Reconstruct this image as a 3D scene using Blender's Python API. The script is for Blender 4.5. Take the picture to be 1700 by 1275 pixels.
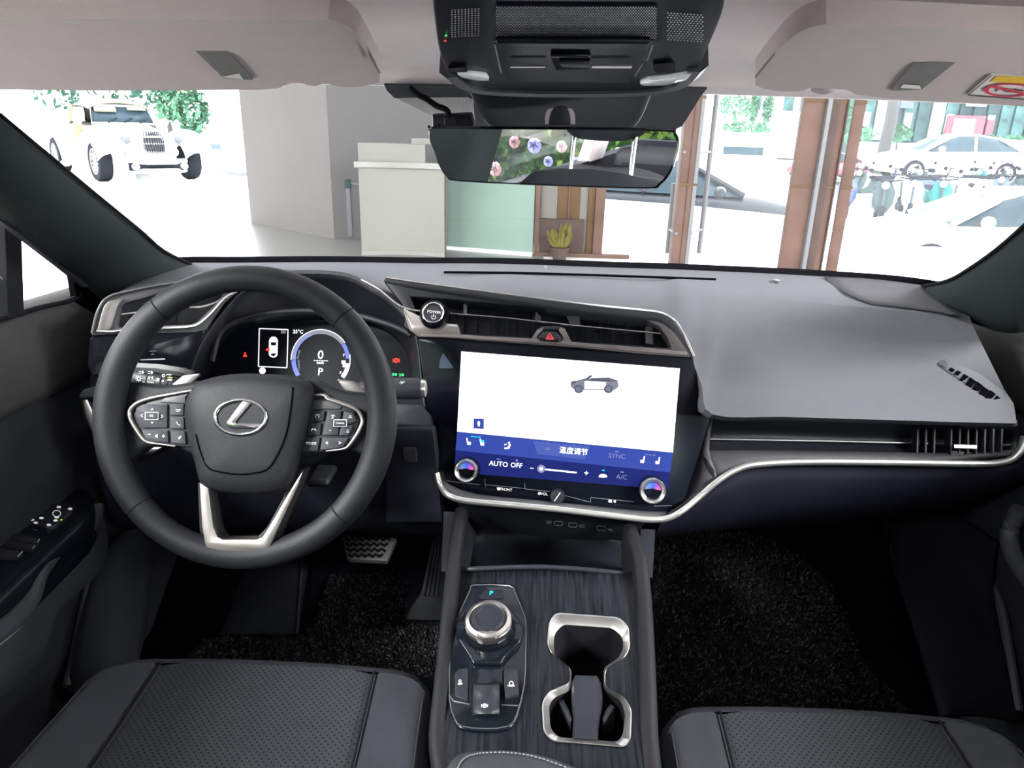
import bpy, bmesh, math, random
from mathutils import Vector as V, Matrix
random.seed(7)
S = bpy.context.scene
for o in list(bpy.data.objects): bpy.data.objects.remove(o)
COL = S.collection
R = math.radians
# ------------------------------------------------------------------ camera
F, CX, CY = 1200.0, 850.0, 637.5
CAM = V((-.03, 0, 1.34)); PITCH, YAW, ROLL = R(19.6), R(1.2), R(1.6)
FW = V((-math.sin(YAW)*math.cos(PITCH), math.cos(YAW)*math.cos(PITCH), -math.sin(PITCH)))
r_ = FW.cross(V((0, 0, 1))).normalized(); u_ = r_.cross(FW)
RT = r_*math.cos(ROLL)+u_*math.sin(ROLL); UP = -r_*math.sin(ROLL)+u_*math.cos(ROLL)
cd = bpy.data.cameras.new('camera'); cam = bpy.data.objects.new('camera', cd); COL.objects.link(cam)
cd.sensor_fit = 'HORIZONTAL'; cd.sensor_width = 36; cd.lens = 36*F/1700; cd.clip_start = .01; cd.clip_end = 300
m = Matrix((RT, UP, -FW)).transposed().to_4x4(); m.translation = CAM; cam.matrix_world = m
S.camera = cam
# ------------------------------------------------------------------ light
w = bpy.data.worlds.new('sky'); S.world = w; w.use_nodes = True
bg = w.node_tree.nodes['Background']; bg.inputs[0].default_value = (.93, .965, 1, 1); bg.inputs[1].default_value = 1.15
S.view_settings.view_transform = 'Standard'; S.view_settings.look = 'None'
S.view_settings.exposure = 3.5; S.view_settings.gamma = 1; S.view_settings.use_curve_mapping = False

def lamp(x, y, sx, sy, rad, z=3.44):
    l = bpy.data.lights.new('fill_lamp', 'AREA'); l.shape = 'RECTANGLE'; l.size, l.size_y = sx, sy; l.energy = rad*math.pi*sx*sy; l.color = (1, .98, .95)
    o = bpy.data.objects.new('fill_lamp', l); COL.objects.link(o); o.location = (x, y, z)
for x_ in (-1, 1): lamp(x_*3.6, -1.9, 1.8, 2.6, 12.5); lamp(x_*4.6, 1.6, 1.8, 2.6, 3.2)  # unseen lamps, added beside and behind the car to fill the cabin
# ------------------------------------------------------------------ maths helpers
def ray(x, y): return FW+RT*((x-CX)/F)-UP*((y-CY)/F)
def PY(x, y, Y): d = ray(x, y); return CAM+d*((Y-CAM.y)/d.y)
def PZ(x, y, Z): d = ray(x, y); return CAM+d*((Z-CAM.z)/d.z)
def PX(x, y, X): d = ray(x, y); return CAM+d*((X-CAM.x)/d.x)
class Pl:
    """a flat face: origin, normal towards the cabin, in-plane axes"""
    def __init__(s, o, n, ux=None):
        s.o = V(o); s.n = V(n).normalized(); ux = V(ux) if ux is not None else V((1, 0, 0))
        s.ux = (ux-s.n*ux.dot(s.n)).normalized(); s.uy = s.n.cross(s.ux)
    def p(s, x, y, h=0):
        d = ray(x, y); o = s.o+s.n*h; return CAM+d*((o-CAM).dot(s.n)/d.dot(s.n))
    def uv(s, x, y, h=0): q = s.p(x, y, h)-s.o; return (q.dot(s.ux), q.dot(s.uy))
    def l(s, u, v, h=0): return s.o+s.ux*u+s.uy*v+s.n*h
    def px(s, y0=637): pass
def pl3(a, b, c):
    n = (b-a).cross(c-a)
    if n.dot(CAM-a) < 0: n = -n
    return Pl(a, n, b-a)
def zz(pts, ox, oy, s): return [(ox+p[0]/s, oy+p[1]/s)+tuple(p[2:]) for p in pts]
def cr(pts, n=4, closed=False):
    """Catmull-Rom resample of a list of tuples / vectors"""
    P = [tuple(p) for p in pts]; N = len(P); out = []
    for i in range(N if closed else N-1):
        g = (lambda k: P[k % N]) if closed else (lambda k: P[min(max(k, 0), N-1)])
        a, b, c, d = g(i-1), g(i), g(i+1), g(i+2)
        for j in range(n):
            t = j/n
            out.append(tuple(.5*(2*q+(r-p)*t+(2*p-5*q+4*r-s)*t*t+(3*q-p-3*r+s)*t**3) for p, q, r, s in zip(a, b, c, d)))
    if not closed: out.append(P[-1])
    return out
def rnd(pts, r, n=4):
    """round the corners of a closed polygon of 2-D tuples"""
    out = []; N = len(pts)
    for i in range(N):
        p, a, b = V(pts[i][:2]), V(pts[i-1][:2]), V(pts[(i+1) % N][:2])
        rr = r if not isinstance(r, (list, tuple)) else r[i]
        da, db = (a-p), (b-p); k = min(rr, da.length*.48, db.length*.48)
        s, e = p+da.normalized()*k, p+db.normalized()*k
        for j in range(n+1):
            t = j/n; q = s*(1-t)**2+p*2*t*(1-t)+e*t*t; out.append((q.x, q.y))
    return out
# ------------------------------------------------------------------ object helpers
WL = {}
def link(o, parent, loc):
    COL.objects.link(o); WL[o.name] = V(loc)
    o.location = V(loc)-(WL[parent.name] if parent else V((0, 0, 0)))
    if parent: o.parent = parent
def tag(o, label=None, cat=None, group=None, kind=None):
    for k, v in (('label', label), ('category', cat), ('group', group), ('kind', kind)):
        if v: o[k] = v
    return o
def thing(name, loc, label, cat, group=None):
    o = bpy.data.objects.new(name, None); o.empty_display_size = .05; link(o, None, loc); return tag(o, label, cat, group)
def mk(name, vs, fs, mat, parent=None, smooth=True, ang=38, bevel=0, sub=0, solid=0, seg=2, **tg):
    me = bpy.data.meshes.new(name); vs = [V(v) for v in vs]
    lo = V([min(v[i] for v in vs) for i in range(3)]); hi = V([max(v[i] for v in vs) for i in range(3)])
    c = (lo+hi)/2; c.z = lo.z if not parent else c.z
    me.from_pydata([v-c for v in vs], [], fs); me.materials.append(M[mat] if isinstance(mat, str) else mat)
    bm = bmesh.new(); bm.from_mesh(me); bmesh.ops.recalc_face_normals(bm, faces=bm.faces); bm.to_mesh(me); bm.free()
    if smooth:
        me.polygons.foreach_set('use_smooth', [True]*len(me.polygons)); me.set_sharp_from_angle(angle=R(ang))
    o = bpy.data.objects.new(name, me); link(o, parent, c)
    if solid: md = o.modifiers.new('s', 'SOLIDIFY'); md.thickness = solid; md.offset = -1
    if sub: md = o.modifiers.new('u', 'SUBSURF'); md.levels = md.render_levels = sub
    if bevel: md = o.modifiers.new('b', 'BEVEL'); md.width = bevel; md.segments = seg; md.limit_method = 'ANGLE'; md.angle_limit = R(40); md.harden_normals = False
    return tag(o, **tg)
def mkm(name, me, mat, parent, mtx=None, smooth=True, ang=38, **tg):
    if mtx: me.transform(mtx)
    vs = [v.co.copy() for v in me.vertices]; fs = [tuple(p.vertices) for p in me.polygons]
    bpy.data.meshes.remove(me); return mk(name, vs, fs, mat, parent, smooth, ang, **tg)
def grid(rows, cu=False, cv=False, o=0):
    """faces of a grid of rows"""
    n, m = len(rows), len(rows[0]); fs = []
    for i in range(n if cu else n-1):
        for j in range(m if cv else m-1):
            fs.append((o+i*m+j, o+i*m+(j+1) % m, o+((i+1) % n)*m+(j+1) % m, o+((i+1) % n)*m+j))
    return fs
def loft(name, rows, mat, parent=None, closed=True, caps=True, **k):
    vs = [p for r in rows for p in r]; fs = grid(rows, cv=closed); m = len(rows[0])
    if caps and closed: fs += [tuple(range(m)), tuple(range(len(vs)-m, len(vs)))]
    return mk(name, vs, fs, mat, parent, **k)
def patch(name, rows, mat, parent=None, nu=4, nv=4, solid=0, **k):
    """smooth surface through a grid of 3-D control points"""
    a = [cr(r, nv) for r in rows]; b = [cr(c, nu) for c in zip(*a)]; return loft(name, b, mat, parent, closed=False, solid=solid, **k)
def plate(name, pl, outs, h0, h1, mat, parent=None, bev=0, px=True, hp=None, **k):
    """flat plate (outlines may hold holes) between two heights over a face; outlines in photo pixels or local metres"""
    if outs and isinstance(outs[0], tuple): outs = [outs]
    hp = h1 if hp is None else hp
    cu = bpy.data.curves.new('c', 'CURVE'); cu.dimensions = '2D'; cu.fill_mode = 'BOTH'
    for out in outs:
        q = [pl.uv(p[0], p[1], hp) for p in out] if px else out
        sp = cu.splines.new('POLY'); sp.points.add(len(q)-1); sp.use_cyclic_u = True
        for i, p in enumerate(q): sp.points[i].co = (p[0], p[1], 0, 1)
    cu.extrude = max((h1-h0)/2-bev, 1e-5); cu.bevel_depth = bev; cu.bevel_resolution = 1; cu.offset = -bev
    ob = bpy.data.objects.new('c', cu); me = bpy.data.meshes.new_from_object(ob); bpy.data.objects.remove(ob); bpy.data.curves.remove(cu)
    bm = bmesh.new(); bm.from_mesh(me); bmesh.ops.remove_doubles(bm, verts=bm.verts, dist=1e-6); bm.to_mesh(me); bm.free()
    mt = Matrix((pl.ux, pl.uy, pl.n)).transposed().to_4x4(); mt.translation = pl.o+pl.n*((h0+h1)/2)
    return mkm(name, me, mat, parent, mt, **k)
def frames(P, n, closed):
    out = []
    for i in range(len(P)):
        a = P[i-1] if (closed or i > 0) else P[i]; b = P[(i+1) % len(P)] if (closed or i < len(P)-1) else P[i]
        t = (b-a).normalized(); nn = n[i] if isinstance(n, list) else n
        s = t.cross(nn).normalized(); out.append((s, s.cross(t).normalized()))
    return out
def sweep(name, path, prof, n, mat, parent=None, closed=False, sc=None, **k):
    """profile [(side, up)] along a 3-D path, up = face normal"""
    P = [V(p) for p in path]; rows = []
    for i, (p, (s, u)) in enumerate(zip(P, frames(P, n, closed))):
        f = sc[i] if sc else 1
        rows.append([p+s*(a*f)+u*(b*f) for a, b in prof])
    vs = [q for r in rows for q in r]; fs = grid(rows, cu=closed, cv=True); m = len(prof)
    if not closed: fs += [tuple(range(m)), tuple(range(len(vs)-m, len(vs)))]
    return mk(name, vs, fs, mat, parent, **k)
def circ(r, n=10, q=1.0): return [(r*math.cos(2*math.pi*i/n), r*q*math.sin(2*math.pi*i/n)) for i in range(n)]
def bar(w, h, c=.25):
    a, b = w/2, h; k = min(w, h)*c
    return [(-a, 0), (a, 0), (a, b-k), (a-k, b), (-a+k, b), (-a, b-k)]
def tube(name, path, r, mat, parent=None, n=8, closed=False, sc=None, **k):
    P = [V(p) for p in path]; up = V((0, 0, 1))
    t = (P[-1]-P[0]).normalized() if not closed else V((0, 0, 0))
    if abs(t.dot(up)) > .9: up = V((0, 1, .1))
    return sweep(name, P, circ(r, n), up, mat, parent, closed, sc, **k)
def lathe(name, o, ax, prof, mat, parent=None, n=24, ux=None, **k):
    """prof [(radius, height)] around axis ax from o"""
    ax = V(ax).normalized(); u = V(ux) if ux else (V((1, 0, 0)) if abs(ax.x) < .8 else V((0, 0, 1))); u = (u-ax*u.dot(ax)).normalized(); v = ax.cross(u)
    rows = [[V(o)+ax*h+(u*math.cos(2*math.pi*i/n)+v*math.sin(2*math.pi*i/n))*max(r, 1e-5) for i in range(n)] for r, h in prof]
    return loft(name, rows, mat, parent, **k)
def box(name, c, s, mat, parent=None, rz=0, bevel=.0, rx=0, **k):
    m = Matrix.Rotation(rz, 3, 'Z') @ Matrix.Rotation(rx, 3, 'X')
    vs = [V(c)+m @ V((a*s[0]/2, b*s[1]/2, d*s[2]/2)) for a in (-1, 1) for b in (-1, 1) for d in (-1, 1)]
    return mk(name, vs, [(0, 1, 3, 2), (4, 6, 7, 5), (0, 4, 5, 1), (2, 3, 7, 6), (0, 2, 6, 4), (1, 5, 7, 3)], mat, parent, bevel=bevel, **k)
def text(name, s, pl, x, y, hpx, mat, parent=None, h=.0006, al='CENTER', ang=0, sx=1, **k):
    """lettering printed on a face: centre and letter height in photo pixels"""
    cu = bpy.data.curves.new('t', 'FONT'); cu.body = s; cu.align_x = al; cu.align_y = 'CENTER'; cu.resolution_u = 2
    a, b = pl.uv(x, y-hpx/2, h), pl.uv(x, y+hpx/2, h); cu.size = math.hypot(a[0]-b[0], a[1]-b[1])/.72; cu.extrude = .0002
    ob = bpy.data.objects.new('t', cu); me = bpy.data.meshes.new_from_object(ob); bpy.data.objects.remove(ob); bpy.data.curves.remove(cu)
    if not len(me.vertices): return None
    c, s_ = math.cos(R(ang)), math.sin(R(ang)); ux = pl.ux*c+pl.uy*s_; uy = pl.uy*c-pl.ux*s_
    mt = Matrix((ux*sx, uy, pl.n)).transposed().to_4x4(); mt.translation = pl.p(x, y, h)
    return mkm(name, me, mat, parent, mt, smooth=False, **k)
def flat(name, pl, polys, mat, parent, h=.0008, px=True, **k):
    """small printed marks: several flat polygons, a hair thick"""
    vs, fs = [], []
    for q in polys:
        o = len(vs); n = len(q)
        for hh in (h, h-.0004): vs += [pl.p(a[0], a[1], hh) if px else pl.l(a[0], a[1], hh) for a in q]
        fs += [tuple(range(o, o+n)), tuple(range(o+n, o+2*n))]+[(o+i, o+(i+1) % n, o+n+(i+1) % n, o+n+i) for i in range(n)]
    return mk(name, vs, fs, mat, parent, smooth=False, **k)
def seg(a, b, w):
    a, b = V(a), V(b); d = (b-a).normalized()*w/2; p = V((-d.y, d.x)); return [tuple(a-p-d*0), tuple(b-p), tuple(b+p), tuple(a+p)]
def ell(cx, cy, rx, ry, n=20, a0=0, a1=2*math.pi, full=True):
    return [(cx+rx*math.cos(a0+(a1-a0)*i/(n if full else n-1)), cy+ry*math.sin(a0+(a1-a0)*i/(n if full else n-1))) for i in range(n)]
def arcband(cx, cy, r0, r1, a0, a1, n=16, q=1.0):
    A = [R(a0+(a1-a0)*i/n) for i in range(n+1)]
    return [(cx+r1*math.cos(a), cy+q*r1*math.sin(a)) for a in A]+[(cx+r0*math.cos(a), cy+q*r0*math.sin(a)) for a in reversed(A)]
def quads(q): return [[q[i], q[i+1], q[-2-i], q[-1-i]] for i in range(len(q)//2-1)]
# ------------------------------------------------------------------ materials
M = {}
def mat(name, c, rough=.5, metal=0, var=.06, scale=60, bump=0, bscale=400, spec=.5, emit=None, es=1, coat=0, trans=0, sheen=0):
    m = bpy.data.materials.new(name); m.use_nodes = True; nt = m.node_tree; b = nt.nodes['Principled BSDF']
    L = nt.links.new; tc = nt.nodes.new('ShaderNodeTexCoord')
    nz = nt.nodes.new('ShaderNodeTexNoise'); nz.inputs['Scale'].default_value = scale; nz.inputs['Detail'].default_value = 4; L(tc.outputs['Object'], nz.inputs['Vector'])
    rp = nt.nodes.new('ShaderNodeValToRGB'); e = rp.color_ramp.elements
    e[0].position, e[1].position = .3, .7
    e[0].color = (*[max(0, x*(1-var)) for x in c], 1); e[1].color = (*[min(1, x*(1+var)) for x in c], 1)
    L(nz.outputs[0], rp.inputs[0]); L(rp.outputs[0], b.inputs['Base Color'])
    b.inputs['Roughness'].default_value = rough; b.inputs['Metallic'].default_value = metal; b.inputs['Specular IOR Level'].default_value = spec
    if coat: b.inputs['Coat Weight'].default_value = coat; b.inputs['Coat Roughness'].default_value = .03
    if sheen: b.inputs['Sheen Weight'].default_value = sheen
    if emit: b.inputs['Emission Color'].default_value = (*emit, 1); b.inputs['Emission Strength'].default_value = es*.42
    if bump:
        n2 = nt.nodes.new('ShaderNodeTexNoise'); n2.inputs['Scale'].default_value = bscale; L(tc.outputs['Object'], n2.inputs['Vector'])
        bp = nt.nodes.new('ShaderNodeBump'); bp.inputs['Strength'].default_value = bump; bp.inputs['Distance'].default_value = .001
        L(n2.outputs[0], bp.inputs['Height']); L(bp.outputs[0], b.inputs['Normal'])
    M[name] = m; return m
def glass(name, tint, refl=.06, rough=.0):
    m = bpy.data.materials.new(name); m.use_nodes = True; nt = m.node_tree; nt.nodes.clear(); L = nt.links.new
    o = nt.nodes.new('ShaderNodeOutputMaterial'); mx = nt.nodes.new('ShaderNodeMixShader'); t = nt.nodes.new('ShaderNodeBsdfTransparent'); g = nt.nodes.new('ShaderNodeBsdfGlossy')
    lw0 = nt.nodes.new('ShaderNodeLayerWeight'); lw0.inputs[0].default_value = .5; g.inputs['Roughness'].default_value = rough
    pw = nt.nodes.new('ShaderNodeMath'); pw.operation = 'POWER'; pw.inputs[1].default_value = 5; L(lw0.outputs['Facing'], pw.inputs[0])
    lw = nt.nodes.new('ShaderNodeMath'); lw.operation = 'MULTIPLY_ADD'; lw.inputs[1].default_value = .5; lw.inputs[2].default_value = refl*.5; L(pw.outputs[0], lw.inputs[0])
    nz = nt.nodes.new('ShaderNodeTexNoise'); nz.inputs['Scale'].default_value = 2; rp = nt.nodes.new('ShaderNodeValToRGB'); e = rp.color_ramp.elements
    e[0].color = (*[x*.99 for x in tint], 1); e[1].color = (*tint, 1); L(nz.outputs[0], rp.inputs[0]); L(rp.outputs[0], t.inputs[0])
    L(lw.outputs[0], mx.inputs[0]); L(t.outputs[0], mx.inputs[1]); L(g.outputs[0], mx.inputs[2]); L(mx.outputs[0], o.inputs[0]); M[name] = m
mat('pad', (.088, .090, .100), .95, var=.02, bump=.2, bscale=900, spec=.0)
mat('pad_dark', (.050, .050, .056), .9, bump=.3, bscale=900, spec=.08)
mat('pillar_cloth', (.014, .0175, .0175), .95, bump=.5, bscale=700, spec=.1)
mat('headliner', (.90, .80, .81), .95, var=.015, bump=.2, bscale=500, spec=.05)
mat('visor', (0.5, 0.43, 0.43), .9, var=.015, bump=.15, bscale=600, spec=.05)
mat('label_grey', (0.16, 0.15, 0.15), .6)
mat('leather', (.0105, .011, .014), .55, bump=.3, bscale=800, spec=.22)
mat('leather_soft', (.026, .027, .033), .6, bump=.3, bscale=700, spec=.25)
mat('black_gloss', (.004, .005, .008), .12, spec=.26)
mat('black_glass', (.003, .004, .008), .18, spec=.25)
mat('black_plastic', (.010, .011, .016), .45, bump=.2, bscale=900, spec=.35)
mat('dark_plastic', (.022, .023, .031), .55, bump=.25, bscale=900, spec=.35)
mat('navy_plastic', (.010, .011, .020), .65, bump=.25, bscale=900, spec=.25)
mat('grey_plastic', (.055, .055, .06), .5, bump=.2, bscale=900)
mat('silver', (.58, .56, .555), .3, .97, var=.03)
mat('spear_silver', (.72, .70, .69), .3, .85, var=.03)
mat('satin', (.40, .37, .36), .36, .97, var=.03)
mat('chrome', (.82, .82, .84), .12, 1, var=.02)
mat('mirror', (.86, .87, .88), .01, 1, var=.0)
mat('print', (.75, .77, .8), .6, emit=(.8, .85, .9), es=.05)
mat('print_dim', (.13, .135, .145), .6)
mat('white_lit', (.8, .8, .8), .5, emit=(.9, .95, 1), es=.45)
mat('white_screen', (.6, .6, .6), .4, emit=(.93, .96, 1), es=.36, var=0, spec=.05)
mat('blue_screen', (.004, .006, .02), .4, emit=(.030, .055, .30), es=.30, var=0, spec=.03)
mat('blue_screen_dark', (.002, .003, .01), .4, emit=(.010, .016, .125), es=.30, var=0, spec=.03)
mat('blue_tab', (.006, .01, .025), .4, emit=(.060, .09, .34), es=.30, var=0, spec=.03)
mat('lit_grey', (0.05, 0.055, 0.07), .4, emit=(.45, .5, .65), es=0.075)
mat('lit_blue', (0.01, 0.01, 0.05), .4, emit=(.10, .16, .8), es=0.2)
mat('lit_lav', (0.03, 0.03, 0.06), .4, emit=(.35, .4, .8), es=0.13)
mat('lit_pink', (0.05, 0.01, 0.04), .4, emit=(.9, .16, .62), es=0.2)
mat('lit_violet', (0.03, 0.01, 0.05), .4, emit=(.42, .12, .85), es=0.2)
mat('lit_sky', (0.01, 0.03, 0.06), .4, emit=(.08, .32, .95), es=0.2)
mat('lit_cyan', (.0, .4, .6), .4, emit=(.0, .6, .95), es=.35)
mat('lit_red', (.5, .02, .02), .4, emit=(1, .05, .02), es=.35)
mat('lit_green', (.02, .4, .1), .4, emit=(.02, .9, .25), es=.25)
mat('red_print', (.6, .05, .06), .5, emit=(.8, .1, .1), es=.06)
mat('red_label', (.62, .03, .08), .6)
mat('yellow_label', (.75, .46, .03), .6)
mat('white_label', (.72, .66, .65), .6)
mat('lime', (.3, .5, .02), .5, emit=(.5, .8, .05), es=.1)
mat('stitch', (.028, .028, .033), .8, spec=.1)
mat('stitch_light', (.15, .15, .155), .7)
mat('carpet', (.008, .009, .016), .95, bump=1, bscale=500, spec=.1)
mat('mat_pile', (.010, .010, .014), .8, var=.8, scale=120, spec=.1)
mat('rubber', (.006, .006, .008), .9, spec=.1)
mat('void', (.002, .002, .003), 1, spec=0)
mat('oc_black', (.005, .006, .009), .3, spec=.14)
mat('pedal_metal', (.32, .31, .30), .45, .7)
mat('dark_grey_metal', (.14, .145, .15), .4, .8)
mat('frosted', (.12, .12, .14), .5, spec=.2)
mat('lens', (.75, .76, .78), .12, coat=.5)
mat('stud', (.30, .30, .32), .3, .6)
glass('windscreen_glass', (.975, .985, .985), .012)
glass('door_glass', (.95, .97, .965), .06)
glass('pane_glass', (.985, .99, .99), .008)
# outdoors / showroom
mat('floor_tile', (.74, .75, .74), .25, var=.02, scale=2)
mat('paving', (.66, .68, .67), .8, var=.06, scale=1.5)
mat('column_paint_lit', (0.105, 0.098, 0.092), .8, var=.03, scale=2, spec=.06)
mat('wall_paint_shaded', (0.084, 0.081, 0.081), .8, var=.03, scale=2, spec=.06)
mat('desk_white', (0.145, 0.145, 0.13), .6, var=.04, scale=1.5, spec=.1)
mat('desk_top', (0.14, 0.14, 0.13), .4)
mat('frost_green', (0.125, 0.175, 0.152), .6, var=.10, scale=1.2, spec=.1)
mat('bronze', (0.078, 0.047, 0.038), .6, var=.18, scale=3, spec=.08)
mat('bronze_dark', (0.044, 0.03, 0.026), .6, var=.2, scale=3, spec=.08)
mat('bronze_gold', (.065, .038, .019), .6, var=.2, scale=3, spec=.08)
mat('steel', (0.1, 0.102, 0.108), .5, spec=.15)
mat('car_white', (.72, .73, .73), .2, var=.01, coat=.6)
mat('car_dark', (.022, .025, .031), .4, var=.05, spec=.2)
mat('car_red', (0.2, 0.015, 0.025), .3, coat=.5)
mat('car_glass', (.020, .034, .044), .3, var=.2, scale=4, spec=.12)
mat('tyre', (.014, .015, .020), .9, spec=.05)
mat('alloy', (0.25, 0.25, 0.25), .3, .5)
mat('canvas_tan', (0.12, 0.1, 0.045), .9)
mat('canvas_cream', (0.14, 0.13, 0.1), .9)
mat('leaf', (.022, .06, .04), .8, var=.5, scale=8, spec=.05)
mat('leaf_pale', (.06, .14, .085), .8, var=.3, scale=6, spec=.05)
mat('leaf_gold', (.075, .065, .017), .8, var=.4, scale=9, spec=.05)
mat('trunk', (0.035, 0.035, 0.033), .9)
mat('shop_teal', (.035, .075, .075), .6, var=.5, scale=2, spec=.1)
mat('shop_dark', (.02, .04, .043), .6, var=.4, scale=2, spec=.1)
mat('shop_white', (.6, .62, .62), .7)
mat('black_ceiling', (.32, .32, .32), .9)
mat('facade', (0.16, 0.2, 0.2), .8, var=.1, scale=.6)
mat('poster_red', (0.16, 0.015, 0.03), .5)
mat('poster_pale', (.6, .45, .45), .5)
mat('sign_blue', (0.03, 0.05, 0.16), .5)
mat('sign_yellow', (.5, .42, .1), .5)
mat('scooter_teal', (.015, .10, .10), .6, spec=.1)
mat('scooter_grey', (.03, .045, .048), .6, spec=.1)
mat('rose_blue', (0.015, 0.025, 0.14), .7, var=.5, scale=25)
mat('rose_lav', (0.1, 0.1, 0.26), .7, var=.3, scale=25)
mat('rose_pink', (0.26, 0.12, 0.14), .7, var=.3, scale=25)
mat('rose_sky', (0.08, 0.15, 0.28), .7, var=.3, scale=25)
mat('leaf_wall', (.012, .032, .009), .8, var=.7, scale=14, spec=.05)
mat('leaf_light', (.035, .06, .012), .8, var=.5, scale=14, spec=.05)
def wood():
    m = mat('ash_wood', (.07, .073, .08), .45, spec=.16); nt = m.node_tree; b = nt.nodes['Principled BSDF']; L = nt.links.new
    tc = nt.nodes.new('ShaderNodeTexCoord'); mp = nt.nodes.new('ShaderNodeMapping'); mp.inputs['Scale'].default_value = (260, 14, 14); L(tc.outputs['Object'], mp.inputs[0])
    nz = nt.nodes.new('ShaderNodeTexNoise'); nz.inputs['Scale'].default_value = 1.2; nz.inputs['Detail'].default_value = 6; L(mp.outputs[0], nz.inputs[0])
    rp = nt.nodes.new('ShaderNodeValToRGB'); e = rp.color_ramp.elements; e[0].position, e[1].position = .35, .7
    e[0].color = (.0012, .0018, .003, 1); e[1].color = (.011, .0125, .017, 1); L(nz.outputs[0], rp.inputs[0]); L(rp.outputs[0], b.inputs['Base Color'])
    bp = nt.nodes.new('ShaderNodeBump'); bp.inputs['Strength'].default_value = .25; bp.inputs['Distance'].default_value = .001; L(nz.outputs[0], bp.inputs['Height']); L(bp.outputs[0], b.inputs['Normal'])
wood()
def perf():
    """perforated leather: a fine regular grid of dark pin holes"""
    m = mat('perforated', (.023, .024, .029), .65, spec=.2); nt = m.node_tree; b = nt.nodes['Principled BSDF']; L = nt.links.new
    tc = nt.nodes.new('ShaderNodeTexCoord'); sx = nt.nodes.new('ShaderNodeSeparateXYZ'); L(tc.outputs['Object'], sx.inputs[0])
    def mth(op, a, bb=None):
        n = nt.nodes.new('ShaderNodeMath'); n.operation = op
        for i, q in enumerate((a, bb)):
            if q is None: continue
            if isinstance(q, (int, float)): n.inputs[i].default_value = q
            else: L(q, n.inputs[i])
        return n.outputs[0]
    k = 2*math.pi/.0054
    u = mth('MULTIPLY', mth('ADD', sx.outputs[0], sx.outputs[1]), k*.7); v = mth('MULTIPLY', mth('SUBTRACT', sx.outputs[0], sx.outputs[1]), k*.7)
    d = mth('ADD', mth('COSINE', u), mth('COSINE', v)); g = mth('GREATER_THAN', d, 1.1)
    mx = nt.nodes.new('ShaderNodeMix'); mx.data_type = 'RGBA'; old = b.inputs['Base Color'].links[0].from_socket
    L(g, mx.inputs[0]); L(old, mx.inputs[6]); mx.inputs[7].default_value = (.005, .005, .006, 1); L(mx.outputs[2], b.inputs['Base Color'])
perf()
# ================================================================== cabin shell
def st(name, o): o.name = name; o['kind'] = 'structure'; return o
# line of the windscreen foot: pixel x, pixel y, distance ahead
BASE = [(215, 470, 1.12), (258, 448, 1.2), (300, 437, 1.26), (400, 436, 1.32), (500, 435, 1.355), (580, 435, 1.375), (640, 436, 1.385), (700, 437, 1.39), (760, 437, 1.395), (847, 438, 1.40),
        (988, 443, 1.40), (1087, 446, 1.395), (1122, 447, 1.39), (1147, 448, 1.387), (1165, 449, 1.385), (1190, 450, 1.38), (1300, 455, 1.36), (1400, 461, 1.33), (1490, 468, 1.29), (1560, 478, 1.235), (1608, 520, 1.13)]
# windscreen
foot = [PY(x, y+6, Y+.012) for x, y, Y in BASE[1:-1]]
n = len(foot); rows = []
for k in range(7):
    t = k/6; row = []
    for i, p in enumerate(foot):
        s = i/(n-1)*2-1; q = V((s*.585, .80-.05*s*s, 1.385-.02*s*s)); a = p.lerp(q, t); a.z += .035*math.sin(math.pi*t)*(1-.3*s*s); row.append(a)
    rows.append(row)
st('window_1', loft('window_1', rows, 'windscreen_glass', closed=False, ang=180))
# headliner
rows = []
for Y, z in ((.872, 1.381), (.862, 1.398), (.78, 1.420), (.6, 1.438), (.4, 1.442), (.2, 1.448), (0, 1.452), (-.4, 1.465), (-.9, 1.465), (-1.4, 1.44), (-1.75, 1.40)):
    k = min(1, max(0, (.45-Y)/.4)); rows.append([V((x*(1-.10*max(0, Y)), Y-.06*(x/.66)**2*max(0, Y), z-.012*(abs(x)/.45)**2*(.3+.7*k)-(.05*k if abs(x) > .62 else 0))) for x in (-.68, -.64, -.56, -.42, -.25, -.1, 0, .1, .25, .42, .56, .64, .68)])
rows = [cr(r, 2) for r in rows]; rows = [[V(p) for p in r] for r in zip(*[cr(c, 2) for c in zip(*rows)])]; rows = list(map(list, zip(*rows)))
vs = [p for r in rows for p in r]; cen = lambda f: sum((vs[i] for i in f), V((0, 0, 0)))/4
fs_ = [f for f in grid(rows) if not (-1.0 < cen(f).y < .12 and abs(cen(f).x) < .40)]
st('ceiling', mk('ceiling', vs, fs_, 'headliner', solid=-.02, ang=60))
st('window_6', mk('w6', [V((-.44, .16, 1.475)), V((.44, .16, 1.475)), V((.44, -1.05, 1.49)), V((-.44, -1.05, 1.49))], [(0, 1, 2, 3)], 'door_glass', solid=.004))  # unseen roof glass over an opening added to let in light from above
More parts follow.
